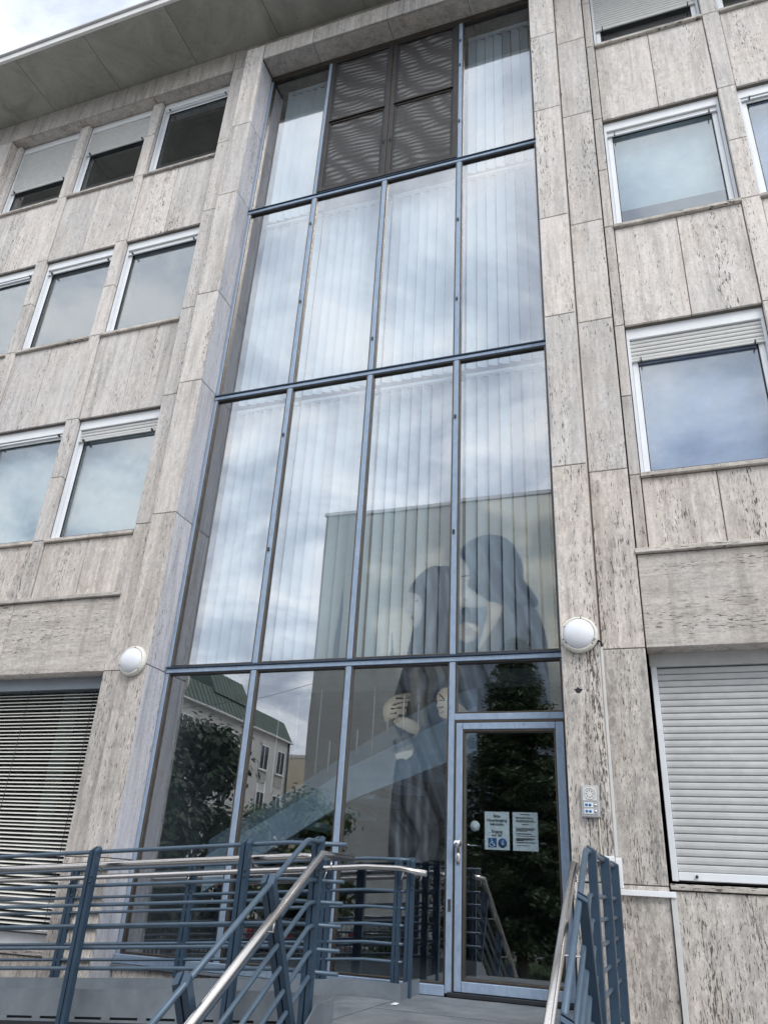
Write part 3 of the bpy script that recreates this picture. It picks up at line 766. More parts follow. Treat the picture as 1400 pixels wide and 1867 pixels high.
# white cable trunking stepping down the right hand pilaster
ct = empty('cable_trunking', (1.5, YF, GROUND), 'white cable trunking stepping down beside the roller shutter', 'trunking')
box('trunk_run', 1.4785, 1.502, YF + .01, YF + .05, 1.10, 2.86, 'shutter', ct, 0.003)
tube('trunk_elbow', [(1.455, YF - .012, 2.905), (1.49, YF - .012, 2.90), (1.497, YF + .02, 2.86)], 0.012, 'dark_metal', ct, 8)
box('trunk_run', 1.31, 1.475, YF - .045, YF - .001, 1.062, 1.102, 'white_frame', ct, 0.003)
box('trunk_run', 1.4785, 1.525, YF + .01, YF + .06, 0.872, 1.097, 'white_frame', ct, 0.003)
box('trunk_run', 1.49, 1.915, YP - .045, YP - .001, 0.825, 0.868, 'white_frame', ct, 0.003)
box('trunk_run', 1.872, 1.915, YP - .03, YP + .095, GROUND, 0.820, 'shutter', ct, 0.003)

# broken fixing hole in the right pier
bm = bmesh.new()
pts = [(0, .03), (.018, .012), (.045, .006), (.03, -.012), (.012, -.03), (-.012, -.026), (-.02, -.006), (-.034, .008), (-.012, .012)]
poly('hole', [(1.262 + a, YF - .0012, 2.463 + b) for a, b in pts], 'black_gap', B)

# papers on the door glass
def text_mesh(s, size, x, z, y, mat, parent, name='line', align='CENTER', bold=0.0):
    cu = bpy.data.curves.new('t', 'FONT'); cu.body = s; cu.size = size; cu.align_x = align; cu.offset = bold
    tmp = bpy.data.objects.new('t', cu); COL.objects.link(tmp)
    dg = bpy.context.evaluated_depsgraph_get(); me = bpy.data.meshes.new_from_object(tmp.evaluated_get(dg))
    bpy.data.objects.remove(tmp)
    me.transform(Matrix.Translation((x, y, z)) @ Matrix.Rotation(R(90), 4, 'X'))
    return link(name, me, mat, parent)
def sheet(name, x0, x1, z0, z1, label):
    o = empty(name, ((x0 + x1) / 2, 0.0, z0), label, 'notice', 'paper notices taped to the door glass')
    bm = bmesh.new(); nx, nz = 5, 6; g = {}
    for i in range(nx):
        for j in range(nz):
            g[i, j] = bm.verts.new((x0 + (x1 - x0) * i / (nx - 1), 0.0085 + random.uniform(0, .0008), z0 + (z1 - z0) * j / (nz - 1)))
    for i in range(nx - 1):
        for j in range(nz - 1): bm.faces.new((g[i, j], g[i + 1, j], g[i + 1, j + 1], g[i, j + 1]))
    link('paper', mesh_of(bm, 'paper'), 'paper', o)
    return o
s1 = sheet('notice', 0.312, 0.540, 1.140, 1.463, 'left door notice with bold German text and blue wheelchair sign')
yt = 0.0065
for s, z, sz in (('Bitte', 1.414, .034), ('Haupteingang', 1.379, .034), ('benutzen', 1.346, .034), ('Eingang', 1.283, .034), ('nur für', 1.252, .034)):
    text_mesh(s, sz, 0.426, z, yt, 'ink', s1, 'text_line', 'CENTER', 0.0006)
box('blue_square', 0.345, 0.422, yt - .0004, yt, 1.160, 1.238, 'ink_blue', s1)
lathe('blue_disc', [(0, .0005), (.040, .0005), (.040, 0)], (0.476, yt, 1.198), 'ink_blue', s1, '-y', 32)
ws = yt - .0018
lathe('wheelchair_head', [(0, .0004), (.006, .0004), (.006, 0)], (0.376, ws, 1.227), 'paper', s1, '-y', 12)
bm = bmesh.new()
arc = [(0.378 + .019 * math.cos(R(a)), ws, 1.184 + .019 * math.sin(R(a))) for a in range(110, 371, 20)]
add_tube(bm, arc, .0022, 6); add_tube(bm, [(0.376, ws, 1.218), (0.379, ws, 1.193), (0.396, ws, 1.193), (0.404, ws, 1.172), (0.410, ws, 1.174)], .0028, 6)
add_tube(bm, [(0.378, ws, 1.208), (0.393, ws, 1.206)], .0022, 6)
link('wheelchair_figure', mesh_of(bm, 'wheelchair_figure'), 'paper', s1)
bm = bmesh.new()
add_tube(bm, [(0.468, ws, 1.182), (0.480, ws, 1.196), (0.476, ws, 1.210)], .003, 6); add_tube(bm, [(0.480, ws, 1.196), (0.490, ws, 1.184)], .0025, 6); add_tube(bm, [(0.476, ws, 1.208), (0.462, ws, 1.200)], .002, 6); add_lathe(bm, [(0, .0004), (.005, .0004), (.005, 0)], (0.480, ws, 1.218), '-y', 10)
link('walking_figure', mesh_of(bm, 'walking_figure'), 'paper', s1)
s2 = sheet('notice', 0.570, 0.798, 1.139, 1.463, 'right door notice covered with lines of small print')
for z, a, b, h in ((1.440, .64, .73, .006), (1.415, .60, .74, .005), (1.407, .60, .76, .005), (1.388, .60, .76, .006), (1.379, .60, .78, .005), (1.355, .655, .715, .006), (1.325, .60, .765, .005), (1.317, .60, .775, .005), (1.309, .60, .76, .005), (1.301, .60, .70, .005), (1.277, .60, .74, .006), (1.260, .60, .775, .005), (1.238, .60, .77, .006), (1.229, .60, .75, .006), (1.221, .60, .665, .006), (1.205, .60, .77, .006), (1.180, .605, .72, .005)):
    box('print_line', a, b, yt, yt + .0005, z, z + h, 'ink' if h > .0055 else 'ink_grey', s2)
dk = lathe('round_disc', [(0, .001), (.046, .001), (.046, 0), (0, 0)], (0.222, 0.0065, 1.335), 'paper', None, '-y', 32)  # plain pale disc set flat behind the door glass
tag(dk, 'round pale sticker on the door glass above the knob', 'disc')

# ================================================================== RAMP, LANDING, STAIRS
DZ = -0.02; KX = -0.64; SL = 0.074; XEND = -7.4
def deck_z(x): return DZ + (SL * (x - KX) if x < KX else 0.0)
ramp_o = empty('access_ramp', (-3.0, -1.2, GROUND), 'galvanised steel ramp and landing with low kerb plates before the entrance', 'ramp')
def sloped(name, x0, x1, y0, y1, h0, h1, mat):
    """box that follows the ramp, heights relative to the deck"""
    pts = [x0] + ([KX] if x0 < KX < x1 else []) + [x1]
    bm = bmesh.new(); rows = []
    for x in pts:
        rows.append([bm.verts.new((x, y, deck_z(x) + h)) for y, h in ((y0, h0), (y1, h0), (y1, h1), (y0, h1))])
    for a, b in zip(rows, rows[1:]):
        for k in range(4): bm.faces.new((a[k], a[(k + 1) % 4], b[(k + 1) % 4], b[k]))
    bm.faces.new(rows[0][::-1]); bm.faces.new(rows[-1])
    return link(name, mesh_of(bm, name), mat, ramp_o)
gx = [XEND, -6.3, -5.2, -4.1, -3.0, -1.9, KX, -0.28]
for a, b in zip(gx, gx[1:]):
    sloped('deck_plate', a + .003, b - .003, -2.0, -0.64, -.03, 0.0, 'grating')
for a, b, c, d in ((-0.28, 1.47, -1.18, -0.10), (-0.28, 1.47, -2.2, -1.18)):
    box('deck_plate', a + .003, b - .003, c + .003, d - .003, DZ - .03, DZ, 'grating', ramp_o)
sloped('kerb_plate', XEND, -0.232, -0.632, -0.622, -.05, .115, 'zinc')
box('kerb_plate', -0.240, -0.231, -0.620, -0.115, DZ - .04, DZ + .117, 'zinc', ramp_o)
# front kerb, pierced by drain slots along its foot
sloped('kerb_plate', XEND, -0.24, -2.012, -2.002, -.030, .140, 'zinc')
sloped('slot_shade', XEND, -0.55, -1.996, -1.992, -.060, -.032, 'black_gap')  # black strip added to paint the darkness seen through the slots
x = XEND
while x < -0.55:
    sloped('kerb_web', x, x + .07, -2.0125, -2.0022, -.046, -.0305, 'zinc'); x += .30
sloped('kerb_lip', XEND, -0.24, -2.0128, -2.001, -.062, -.0465, 'zinc')
sloped('edge_beam', XEND, -0.24, -2.014, -1.97, -.30, -.0625, 'zinc_dark')
sloped('edge_beam', XEND, -0.24, -0.66, -0.615, -.22, -.052, 'zinc_dark')
for x in (-3.1, -3.02, -1.75, -1.67, -0.95, -0.87):
    lathe('bolt', [(0, .014), (.012, .012), (.014, 0)], (x, -2.015, deck_z(x) - .15), 'steel_blue', ramp_o, '-y', 10)
box('edge_beam', -0.28, 1.47, -2.24, -2.203, DZ - .2, DZ - .002, 'zinc_dark', ramp_o)
for x in (-6.2, -4.4, -2.6, -0.8, 1.2):
    for y in (-1.9, -0.75):
        box('support_post', x, x + .08, y - .04, y + .04, GROUND, deck_z(x) - .06, 'zinc_dark', ramp_o)
box('joint_strip', -0.27, 1.46, -1.192, -1.170, DZ + .001, DZ + .005, 'zinc', ramp_o)
box('joint_strip', -0.292, -0.272, -2.0, -0.64, DZ + .001, DZ + .005, 'zinc', ramp_o)
# stair flight down to the pavement
stair = empty('entrance_stair', (0.6, -3.2, GROUND), 'steel grating stair leading up to the entrance landing', 'stair')
NR = 6; rise = (DZ - GROUND) / NR; go = rise / 0.58
for k in range(1, NR):
    y1 = -2.245 - (k - 1) * go; z = DZ - k * rise
    box('tread', -0.235, 1.385, y1 - go - .02, y1, z - .035, z, 'grating', stair, 0.003)
for x in (-0.245, 1.395):
    pts = [(x, -2.02, DZ + .138), (x, -2.30, DZ + .138 - .02), (x, -2.30 - go * NR, GROUND + .09), (x, -2.30 - go * NR, GROUND), (x, -2.12 - go * (NR - 1), GROUND), (x, -2.02, DZ - .22)]
    poly('stringer', pts, 'zinc', stair, Vector((.010, 0, 0)))

# ------------------------------------------------------------------ railings
def post(parent, base, axis_along, height, lean=Vector((0, 0, 1)), w=0.031, gap=0.012, d=0.05):
    """two flat bars side by side with slanted tops"""
    upv = lean.normalized(); al = Vector(axis_along).normalized(); dp = upv.cross(al).normalized()
    bm = bmesh.new(); b0 = Vector(base)
    for s in (-1, 1):
        a0, a1 = s * gap / 2, s * (gap / 2 + w)
        vs_ = []
        for a_ in (a0, a1):
            for e_ in (-d / 2, d / 2):
                cut = height - (0.0 if a_ == a0 else .0) + (e_ / d) * .03 - abs(a_) * .35
                vs_ += [bm.verts.new(b0 + al * a_ + dp * e_), bm.verts.new(b0 + al * a_ + dp * e_ + upv * cut)]
        for f in ((0, 1, 3, 2), (4, 6, 7, 5), (0, 4, 5, 1), (2, 3, 7, 6), (0, 2, 6, 4), (1, 5, 7, 3)):
            bm.faces.new([vs_[i] for i in f])
    ob = link('post', mesh_of(bm, 'post'), 'steel_blue', parent)
    for hh in (.80, .76):
        lathe('bolt', [(0, .010), (.008, .008), (.009, 0)], b0 + upv * (height - 1.06 + hh + .06) + dp * (0) + Vector((0, -d / 2 - .001, 0)) + al * .024, 'dark_metal', ob, '-y', 8)
    return ob
RH = [1.05, .815, .683, .545, .403, .272]
# ramp front railing
fr = empty('ramp_railing', (-3.5, -2.06, GROUND), 'blue steel ramp railing in front, fixed outside the kerb', 'railing', 'blue steel railings of ramp and stair')
YR = -2.08
for x in (-0.96, -2.26, -3.56, -4.86, -6.16):
    post(fr, (x, YR - .02, deck_z(x) - .34), (1, 0, 0), 1.08 + .34)
for i, h in enumerate(RH):
    tube('rail', [(XEND, YR + .012, deck_z(XEND) + h), (KX, YR + .012, DZ + h), (-0.20, YR + .012, DZ + h)], .0155 if i == 0 else .0135, 'steel_blue_light', fr, 10)
tube('handrail', [(XEND, YR + .085, deck_z(XEND) + .965), (KX + .06, YR + .085, DZ + .965), (-0.42, YR + .085, DZ + .965)], .024, 'stainless', fr, 14)
for x in (-0.96, -2.26, -3.56, -4.86):
    tube('bracket', [(x, YR, deck_z(x) + .90), (x, YR + .085, deck_z(x) + .90), (x, YR + .085, deck_z(x) + .955)], .006, 'stainless', fr, 6)
# ramp rear railing
br = empty('ramp_railing', (-3.5, -0.42, GROUND), 'blue steel ramp railing at the back, close to the glass', 'railing', 'blue steel railings of ramp and stair')
YB = -0.42
for x in (-0.245, -0.355, -1.02, -2.42, -3.77, -5.1, -6.4):
    post(br, (x, YB, deck_z(x) - .02), (1, 0, 0), 1.06, w=.028 if x > -.4 else .036, gap=.006 if x > -.4 else .012)
RB = [1.03, .78, .65, .517, .379, .248]
for i, h in enumerate(RB):
    tube('rail', [(XEND, YB - .01, deck_z(XEND) + h), (KX, YB - .01, DZ + h), (-0.36, YB - .01, DZ + h), (-0.25, YB + .02, DZ + h)], .0155 if i == 0 else .0135, 'steel_blue_light', br, 10)
tube('handrail', [(XEND, YB - .085, deck_z(XEND) + .957), (KX, YB - .085, DZ + .957), (-0.33, YB - .085, DZ + .957), (-0.08, YB - .085, DZ + .925)], .024, 'stainless', br, 14)
for x in (-0.13, -0.30, -1.02, -2.42, -3.77):
    tube('bracket', [(x - .05, YB, deck_z(x) + .87), (x, YB - .085, deck_z(x) + .87), (x + .02, YB - .085, deck_z(x) + .94)], .006, 'stainless', br, 6)
# stair railings
ny, nz = -0.5017, 0.8650        # normal of the flight
YT = -2.255
def stair_railing(x, hx, label, back_posts, y_back, hand_back):
    o = empty('stair_railing', (x, -3.0, GROUND), label, 'railing', 'blue steel railings of ramp and stair')
    ybot = -4.45
    for i, h in enumerate(RH):
        yb = -2.47 + (RH[0] - h) * math.tan(R(15)); zb = DZ + h
        L_ = (yb - ybot) - (RH[0] - h) * .5
        tube('rail', [(x, y_back, zb), (x, yb + .03, zb), (x, yb - .02, zb - .012), (x, yb - L_, zb - .58 * L_)], .017 if i == 0 else .0145, 'steel_blue_light', o, 10)
    post(o, (x + .014 * (1 if x > 0 else -1), YT, DZ - .22), (0, 1, 0) if x > 0 else (1, 0, 0), 1.08 + .22, d=.05)
    for y in back_posts: post(o, (x + .012, y, DZ - .22), (0, 1, 0), 1.08 + .22, w=.026, d=.06)
    for yt_, zt_ in ((-2.93, .775), (-3.72, .317), (-4.4, -.08)):
        top = Vector((x + .02 * (1 if x > 0 else -1), yt_, zt_)); n_ = Vector((0, ny, nz))
        post(o, top - n_ * 1.12, (1, 0, 0) if x < 0 else (0, nz, -ny), 1.14, n_, w=.036 if x < 0 else .022, d=.05)
    zh = DZ + .97; yh = -2.40; Lh = yh - (-4.45)
    tube('handrail', [(hx, hand_back, zh), (hx, yh, zh), (hx, yh - Lh, zh - .585 * Lh)], .0245, 'stainless', o, 14)
    s = 1 if x > hx else -1
    for y in (YT + .02, -3.0, -3.75):
        z = zh if y > yh else zh - .585 * (yh - y)
        tube('bracket', [(x, y, z - .085), (hx - .002 * s, y, z - .085), (hx, y, z - .02)], .006, 'stainless', o, 6)
    return o
stair_railing(-0.315, -0.235, 'left stair railing, its steel handrail bending down towards the viewer', (), YT + .02, -1.86)
stair_railing(1.462, 1.378, 'right stair railing standing close to the intercom pier', (-1.35, -0.47), -0.45, -1.55)
sp = poly('paper_scrap', [(-0.21, -0.93, DZ + .004), (-0.165, -0.94, DZ + .006), (-0.15, -0.915, DZ + .014), (-0.19, -0.90, DZ + .012), (-0.205, -0.91, DZ + .005)], 'paper', None, Vector((0, 0, .004)))
tag(sp, 'tiny white scrap of paper lying on the landing', 'litter')

# ================================================================== THE PLACE OPPOSITE (seen mirrored in the glass)
simple('paving', (0.26, 0.255, 0.25), 0.85, 0, 0.18, 3, 0.2)
simple('asphalt', (0.055, 0.056, 0.058), 0.85, 0, 0.25, 4, 0.3)
simple('soil', (0.07, 0.06, 0.045), 0.95)
simple('lawn_soil', (0.05, 0.075, 0.025), 0.95, 0, 0.3, 2)
simple('grass', (0.075, 0.125, 0.035), 0.7, 0, 0.35, 3)
simple('mural_wall', (0.40, 0.405, 0.37), 0.9, 0, 0.10, 1.2, 0.3)
simple('render_white', (0.58, 0.57, 0.55), 0.85, 0, 0.06, 1.5)
simple('cream_render', (0.70, 0.62, 0.48), 0.85, 0, 0.06, 1.5)
simple('copper_green', (0.085, 0.125, 0.105), 0.75, 0.0, 0.18, 2)
simple('bark', (0.10, 0.08, 0.06), 0.9, 0, 0.3, 10, 0.6)
simple('tyre', (0.02, 0.02, 0.02), 0.8)
simple('car_glass', (0.03, 0.035, 0.04), 0.08, 0, 0.1, 3)
simple('tail_red', (0.55, 0.03, 0.025), 0.25)
PAINT = {'cream': (0.95, 0.91, 0.76), 'sand': (0.92, 0.87, 0.71), 'slate': (0.19, 0.22, 0.255), 'slate2': (0.27, 0.295, 0.315), 'charcoal': (0.13, 0.142, 0.155),
         'charcoal2': (0.125, 0.152, 0.19), 'grey': (0.22, 0.22, 0.205), 'grey2': (0.34, 0.33, 0.29), 'skin': (0.80, 0.79, 0.74), 'skin2': (0.88, 0.81, 0.66),
         'rose': (0.66, 0.60, 0.52), 'rose2': (0.50, 0.43, 0.38), 'leaf': (0.11, 0.13, 0.12)}
def leafmat(name, c):
    mt, t, o = newmat(name)
    tcn = t.nodes.new('ShaderNodeNewGeometry')
    n = noise(t, tcn.outputs['Position'], 2.2, 3)
    r_ = t.nodes.new('ShaderNodeTexWhiteNoise'); r_.noise_dimensions = '1D'; t.links.new(tcn.outputs['Random Per Island'], r_.inputs['W'])
    col = ramp(t, r_.outputs['Value'], [(0.0, tuple(x * .55 for x in c)), (0.6, c), (1.0, tuple(x * 1.7 for x in c))])
    p = principled(t, o, col, 0.5)
    tr = t.nodes.new('ShaderNodeBsdfTranslucent'); t.links.new(col, tr.inputs['Color'])
    ms = t.nodes.new('ShaderNodeMixShader'); ms.inputs[0].default_value = 0.25
    t.links.new(p.outputs[0], ms.inputs[1]); t.links.new(tr.outputs[0], ms.inputs[2]); t.links.new(ms.outputs[0], o.inputs['Surface'])
leafmat('leaf_dark', (0.034, 0.058, 0.026)); leafmat('leaf_mid', (0.085, 0.13, 0.045)); leafmat('needle', (0.058, 0.085, 0.038)); leafmat('leaf_shrub', (0.055, 0.10, 0.03))

def struct(o): o['kind'] = 'structure'; return o
STREET = -1.50
struct(box('ground', -900, 900, -900, 900, STREET - .5, STREET - .006, 'soil'))
struct(box('forecourt_pavement', -40, 30, -12.9, 6.0, STREET - .3, GROUND, 'paving', None, 0.02))
struct(box('lawn', -4.4, 26, -21, -12.95, STREET - .3, GROUND + .02, 'lawn_soil'))
struct(box('road', -60, -4.6, -26.0, -13.0, STREET - .3, STREET, 'asphalt'))
struct(box('kerb', -40, -4.5, -13.0, -12.91, STREET - .2, GROUND + .004, 'concrete'))
struct(box('far_pavement', -60, 30, -70, -26.05, STREET - .3, STREET + .12, 'paving'))

# --- house with the painted gable wall
mb = empty('gable_house', (-4.0, -33, STREET), 'grey house opposite with a large painted gable wall', 'building')
box('wall', -14.85, 8.0, -44.0, -28.0, STREET, 19.45, 'mural_wall', mb)
box('roof_coping', -14.95, 8.1, -44.0, -27.9, 19.455, 19.62, 'fascia', mb)
box('roof', -14.6, 7.8, -43.8, -28.4, 19.63, 19.9, 'zinc_dark', mb)
def smooth_loop(pts, n=4):
    out_ = []; k = len(pts)
    for i in range(k):
        p0, p1, p2, p3 = [Vector((*pts[(i + j - 1) % k], 0)) for j in range(4)]
        for s in range(n):
            t_ = s / n
            q = 0.5 * ((2 * p1) + (-p0 + p2) * t_ + (2 * p0 - 5 * p1 + 4 * p2 - p3) * t_ ** 2 + (-p0 + 3 * p1 - 3 * p2 + p3) * t_ ** 3)
            out_.append((q.x, q.y))
    return out_
MURAL = [
 ('cloud', 'cream', 1, [[-12.5,16.4],[-11.9,16.42],[-11.36,16.27],[-10.77,16.06],[-11.01,15.54],[-11.53,15.46],[-11.96,15.67],[-12.3,15.97]]),
 ('cloud', 'cream', 1, [[-11.91,13.18],[-11.52,13.61],[-10.92,13.93],[-10.5,13.65],[-10.2,13.78],[-9.88,13.2],[-9.63,12.65],[-9.67,11.92],[-9.9,11.3],[-10.68,11.31],[-11.28,11.32],[-11.64,11.38],[-11.41,11.81],[-11.56,12.5]]),
 ('cloud', 'cream', 1, [[-6.22,19.36],[-5.67,19.48],[-4.28,19.46],[-3.31,19.45],[-2.45,19.4],[-1.8,19.1],[-1.93,18.27],[-2.88,18.06],[-3.46,17.75],[-4.13,17.71],[-4.69,18.36],[-5.38,18.55],[-5.92,18.94]]),
 ('cloud', 'sand', 1, [[-4.36,15.72],[-3.61,15.9],[-2.5,15.86],[-1.42,15.86],[-1.51,11.07],[-3.06,11.14],[-3.14,13.56],[-3.92,14.78]]),
 ('cloud', 'cream', 1, [[-9.99,15.99],[-9.52,15.9],[-9.26,15.61],[-9.66,15.44]]),
 ('spire', 'slate', 1, [[-13.56,15.0],[-13.44,14.25],[-13.43,12.81],[-13.43,11.36],[-13.76,11.32],[-13.7,12.62],[-13.62,13.84]]),
 ('spire', 'slate', 0, [[-10.78,12.56],[-10.7,11.77],[-10.62,11.31],[-10.84,11.32],[-10.81,11.78]]),
 ('robe', 'slate', 1, [[-3.95,13.61],[-3.46,13.31],[-3.16,12.61],[-2.99,11.77],[-2.95,11.23],[-2.85,9.81],[-2.68,6.08],[-2.66,1.62],[-2.56,-0.74],[-7.08,-1.04],[-7.74,-0.04],[-7.77,6.06],[-7.29,9.95],[-7.23,13.24],[-6.28,13.57],[-5.06,13.54]]),
 ('robe', 'charcoal', 0, [[-10.04,14.69],[-9.85,15.09],[-9.51,15.53],[-9.06,15.89],[-8.71,16.02],[-8.05,15.97],[-7.5,15.78],[-7.24,14.63],[-7.11,13.23],[-7.07,11.18],[-7.65,10.5],[-7.61,7.6],[-7.67,6.03],[-7.46,2.27],[-7.31,1.38],[-10.32,1.25],[-10.34,2.78],[-10.33,4.1],[-10.24,5.46],[-10.15,6.14],[-9.95,7.16],[-10.43,7.98],[-10.37,9.3],[-10.09,10.16],[-9.98,10.65],[-9.94,11.34],[-9.82,11.93],[-9.7,12.7],[-9.58,13.39],[-9.45,13.98],[-9.78,14.51]]),
 ('shawl', 'grey', 0, [[-9.49,10.51],[-8.38,10.59],[-7.75,10.63],[-7.8,10.08],[-8.23,9.73],[-8.58,8.78],[-8.62,7.96],[-8.0,7.72],[-9.17,7.85],[-9.62,8.09],[-9.59,8.92],[-9.52,9.77]]),
 ('fold', 'slate2', 1, [[-8.71,15.99],[-8.24,15.32],[-8.31,13.9],[-8.66,12.35],[-8.73,11.28],[-9.07,11.3],[-8.92,12.75],[-8.56,14.12],[-8.64,15.25]]),
 ('fold', 'slate2', 1, [[-8.05,15.62],[-7.73,14.67],[-7.81,13.28],[-8.15,11.26],[-8.39,11.27],[-8.1,13.1],[-7.98,14.38]]),
 ('fold', 'slate', 1, [[-9.25,15.4],[-8.85,15.68],[-8.83,14.75],[-9.18,13.36],[-9.36,11.33],[-9.65,11.32],[-9.38,13.18],[-9.1,14.36]]),
 ('face', 'skin', 0, [[-9.83,14.62],[-9.42,14.41],[-9.22,13.97],[-9.26,13.22],[-9.56,12.71],[-9.68,12.92],[-9.77,13.18],[-9.84,13.34],[-9.78,13.44],[-9.91,13.51],[-10.13,13.58],[-10.02,13.87],[-9.98,14.2],[-10.03,14.53]]),
 ('brow', 'charcoal', 0, [[-9.65,14.18],[-9.46,14.2],[-9.41,14.1],[-9.61,14.07]]),
 ('lips', 'slate', 0, [[-9.84,13.34],[-9.66,13.27],[-9.76,13.18]]),
 ('hood', 'charcoal2', 1, [[-7.23,16.59],[-6.87,17.04],[-6.37,17.36],[-5.68,17.46],[-5.0,17.27],[-4.48,16.86],[-4.21,16.31],[-3.99,15.68],[-3.96,14.88],[-3.66,14.37],[-3.3,13.71],[-3.45,13.37],[-3.95,13.56],[-4.33,13.33],[-4.74,13.14],[-5.01,13.54],[-5.66,13.8],[-6.13,14.1],[-6.47,14.41],[-6.78,14.73],[-6.68,15.2],[-6.81,15.82],[-7.11,16.22]]),
 ('fold', 'slate', 1, [[-5.2,17.14],[-4.54,16.55],[-4.28,15.51],[-4.21,14.41],[-3.68,13.59],[-4.22,13.92],[-4.62,14.64],[-4.74,15.75]]),
 ('fold', 'slate2', 1, [[-6.28,17.03],[-5.89,16.16],[-5.7,15.12],[-5.61,14.12],[-5.99,14.54],[-6.28,15.47],[-6.47,16.31]]),
 ('face', 'skin', 0, [[-7.11,16.27],[-6.81,15.82],[-6.68,15.2],[-6.78,14.73],[-6.47,14.4],[-5.9,13.96],[-5.85,13.69],[-6.23,13.53],[-6.64,13.6],[-6.87,13.81],[-6.99,13.97],[-6.93,14.09],[-7.05,14.2],[-7.26,14.25],[-7.18,14.63],[-7.25,15.04],[-7.2,15.75]]),
 ('brow', 'charcoal', 0, [[-7.13,15.23],[-6.76,15.33],[-6.47,15.26],[-6.76,15.22]]),
 ('lips', 'rose2', 0, [[-6.95,14.03],[-6.76,14.0],[-6.87,13.91]]),
 ('eye', 'charcoal', 0, [[-6.86,15.01],[-6.59,15.05],[-6.41,14.95],[-6.64,14.89]]),
 ('neck', 'skin2', 0, [[-5.85,13.82],[-5.02,13.52],[-5.3,12.79],[-5.91,11.83],[-6.23,11.42],[-6.07,12.21],[-5.81,13.25]]),
 ('collar', 'grey', 0, [[-5.02,13.52],[-4.79,13.19],[-5.26,12.17],[-5.73,11.15],[-6.28,11.18],[-5.91,11.83],[-5.3,12.79]]),
 ('rose', 'rose', 1, [[-7.18,12.56],[-6.94,12.82],[-6.56,12.76],[-6.23,12.55],[-6.2,12.22],[-6.37,11.94],[-6.74,11.78],[-7.07,11.93],[-7.22,12.23]]),
 ('petal', 'rose2', 1, [[-6.89,12.5],[-6.61,12.53],[-6.51,12.28],[-6.75,12.14],[-6.94,12.26]]),
 ('petal', 'cream', 1, [[-6.75,12.73],[-6.32,12.53],[-6.37,12.32],[-6.6,12.53]]),
 ('stem', 'leaf', 0, [[-6.74,11.78],[-6.65,11.77],[-6.74,10.75],[-6.85,10.76]]),
 ('leafpaint', 'leaf', 1, [[-6.74,11.49],[-6.46,11.67],[-6.37,11.38],[-6.65,11.21]]),
 ('hand', 'skin2', 1, [[-10.89,8.23],[-10.93,8.65],[-10.77,8.95],[-10.43,9.22],[-9.99,9.32],[-9.57,9.36],[-9.52,9.23],[-9.78,9.1],[-9.56,9.09],[-9.56,8.99],[-9.84,8.92],[-9.68,8.89],[-9.66,8.74],[-9.89,8.64],[-9.7,8.59],[-9.78,8.33],[-10.07,8.34],[-10.19,8.16],[-10.57,8.1],[-10.78,7.99]]),
 ('finger_line', 'charcoal', 0, [[-10.48,8.82],[-9.84,8.96],[-9.83,8.92],[-10.44,8.75]]),
 ('finger_line', 'charcoal', 0, [[-10.53,8.64],[-9.93,8.69],[-9.92,8.64],[-10.51,8.57]]),
 ('finger_line', 'charcoal', 0, [[-10.55,8.4],[-10.2,8.43],[-10.2,8.38],[-10.53,8.34]]),
 ('finger_line', 'charcoal', 0, [[-10.3,9.15],[-9.8,9.13],[-9.8,9.08],[-10.3,9.08]]),
 ('forearm', 'skin2', 1, [[-10.37,8.04],[-9.81,8.21],[-9.11,7.88],[-9.01,7.73],[-9.25,7.36],[-9.85,7.62],[-10.23,7.81]]),
 ('sleeve', 'grey', 1, [[-10.2,7.16],[-9.72,7.45],[-9.25,7.36],[-9.21,7.16],[-9.32,6.99],[-9.75,6.87],[-10.25,6.9],[-10.35,7.05]]),
 ('cuff', 'grey2', 1, [[-10.62,6.76],[-10.12,6.7],[-9.51,6.93],[-9.17,7.01],[-9.2,6.81],[-9.62,6.59],[-10.17,6.53],[-10.58,6.62]]),
 ('cuff', 'slate', 1, [[-10.31,6.82],[-9.82,6.87],[-9.32,6.99],[-9.51,6.9],[-10.12,6.69]]),
 ('kerchief', 'cream', 0, [[-10.23,6.48],[-9.8,6.59],[-9.32,6.7],[-9.4,6.42],[-9.66,6.24],[-9.85,6.3],[-10.1,6.25]]),
 ('hand', 'skin2', 1, [[-8.28,9.13],[-8.16,9.37],[-7.98,9.54],[-7.7,9.56],[-7.48,9.47],[-7.17,8.99],[-6.68,8.57],[-6.71,8.39],[-7.22,8.4],[-7.67,8.09],[-8.01,8.18],[-8.15,8.3],[-8.14,8.48],[-8.26,8.72],[-8.21,8.89]]),
 ('finger_line', 'charcoal', 0, [[-8.15,9.01],[-7.9,8.97],[-7.89,8.93],[-8.14,8.95]]),
 ('finger_line', 'charcoal', 0, [[-8.13,9.31],[-7.84,8.97],[-7.88,8.94],[-8.17,9.26]]),
 ('finger_line', 'charcoal', 0, [[-8.17,8.65],[-7.93,8.68],[-7.93,8.63],[-8.17,8.6]]),
 ('finger_line', 'charcoal', 0, [[-8.11,8.36],[-7.89,8.47],[-7.88,8.43],[-8.09,8.31]]),
 ('fold', 'slate2', 0, [[-10.02,6.02],[-9.89,6.02],[-9.86,4.11],[-9.78,1.77],[-9.97,1.77],[-10.02,4.1]]),
 ('fold', 'slate2', 0, [[-9.53,6.02],[-9.44,6.02],[-9.42,4.12],[-9.36,1.79],[-9.51,1.78],[-9.54,4.11]]),
 ('fold', 'slate2', 0, [[-9.05,6.03],[-8.89,6.03],[-8.89,4.13],[-8.84,1.81],[-9.04,1.8],[-9.07,4.12]]),
 ('fold', 'slate2', 0, [[-8.56,6.03],[-8.48,6.03],[-8.49,4.13],[-8.45,1.83],[-8.59,1.82],[-8.6,4.13]]),
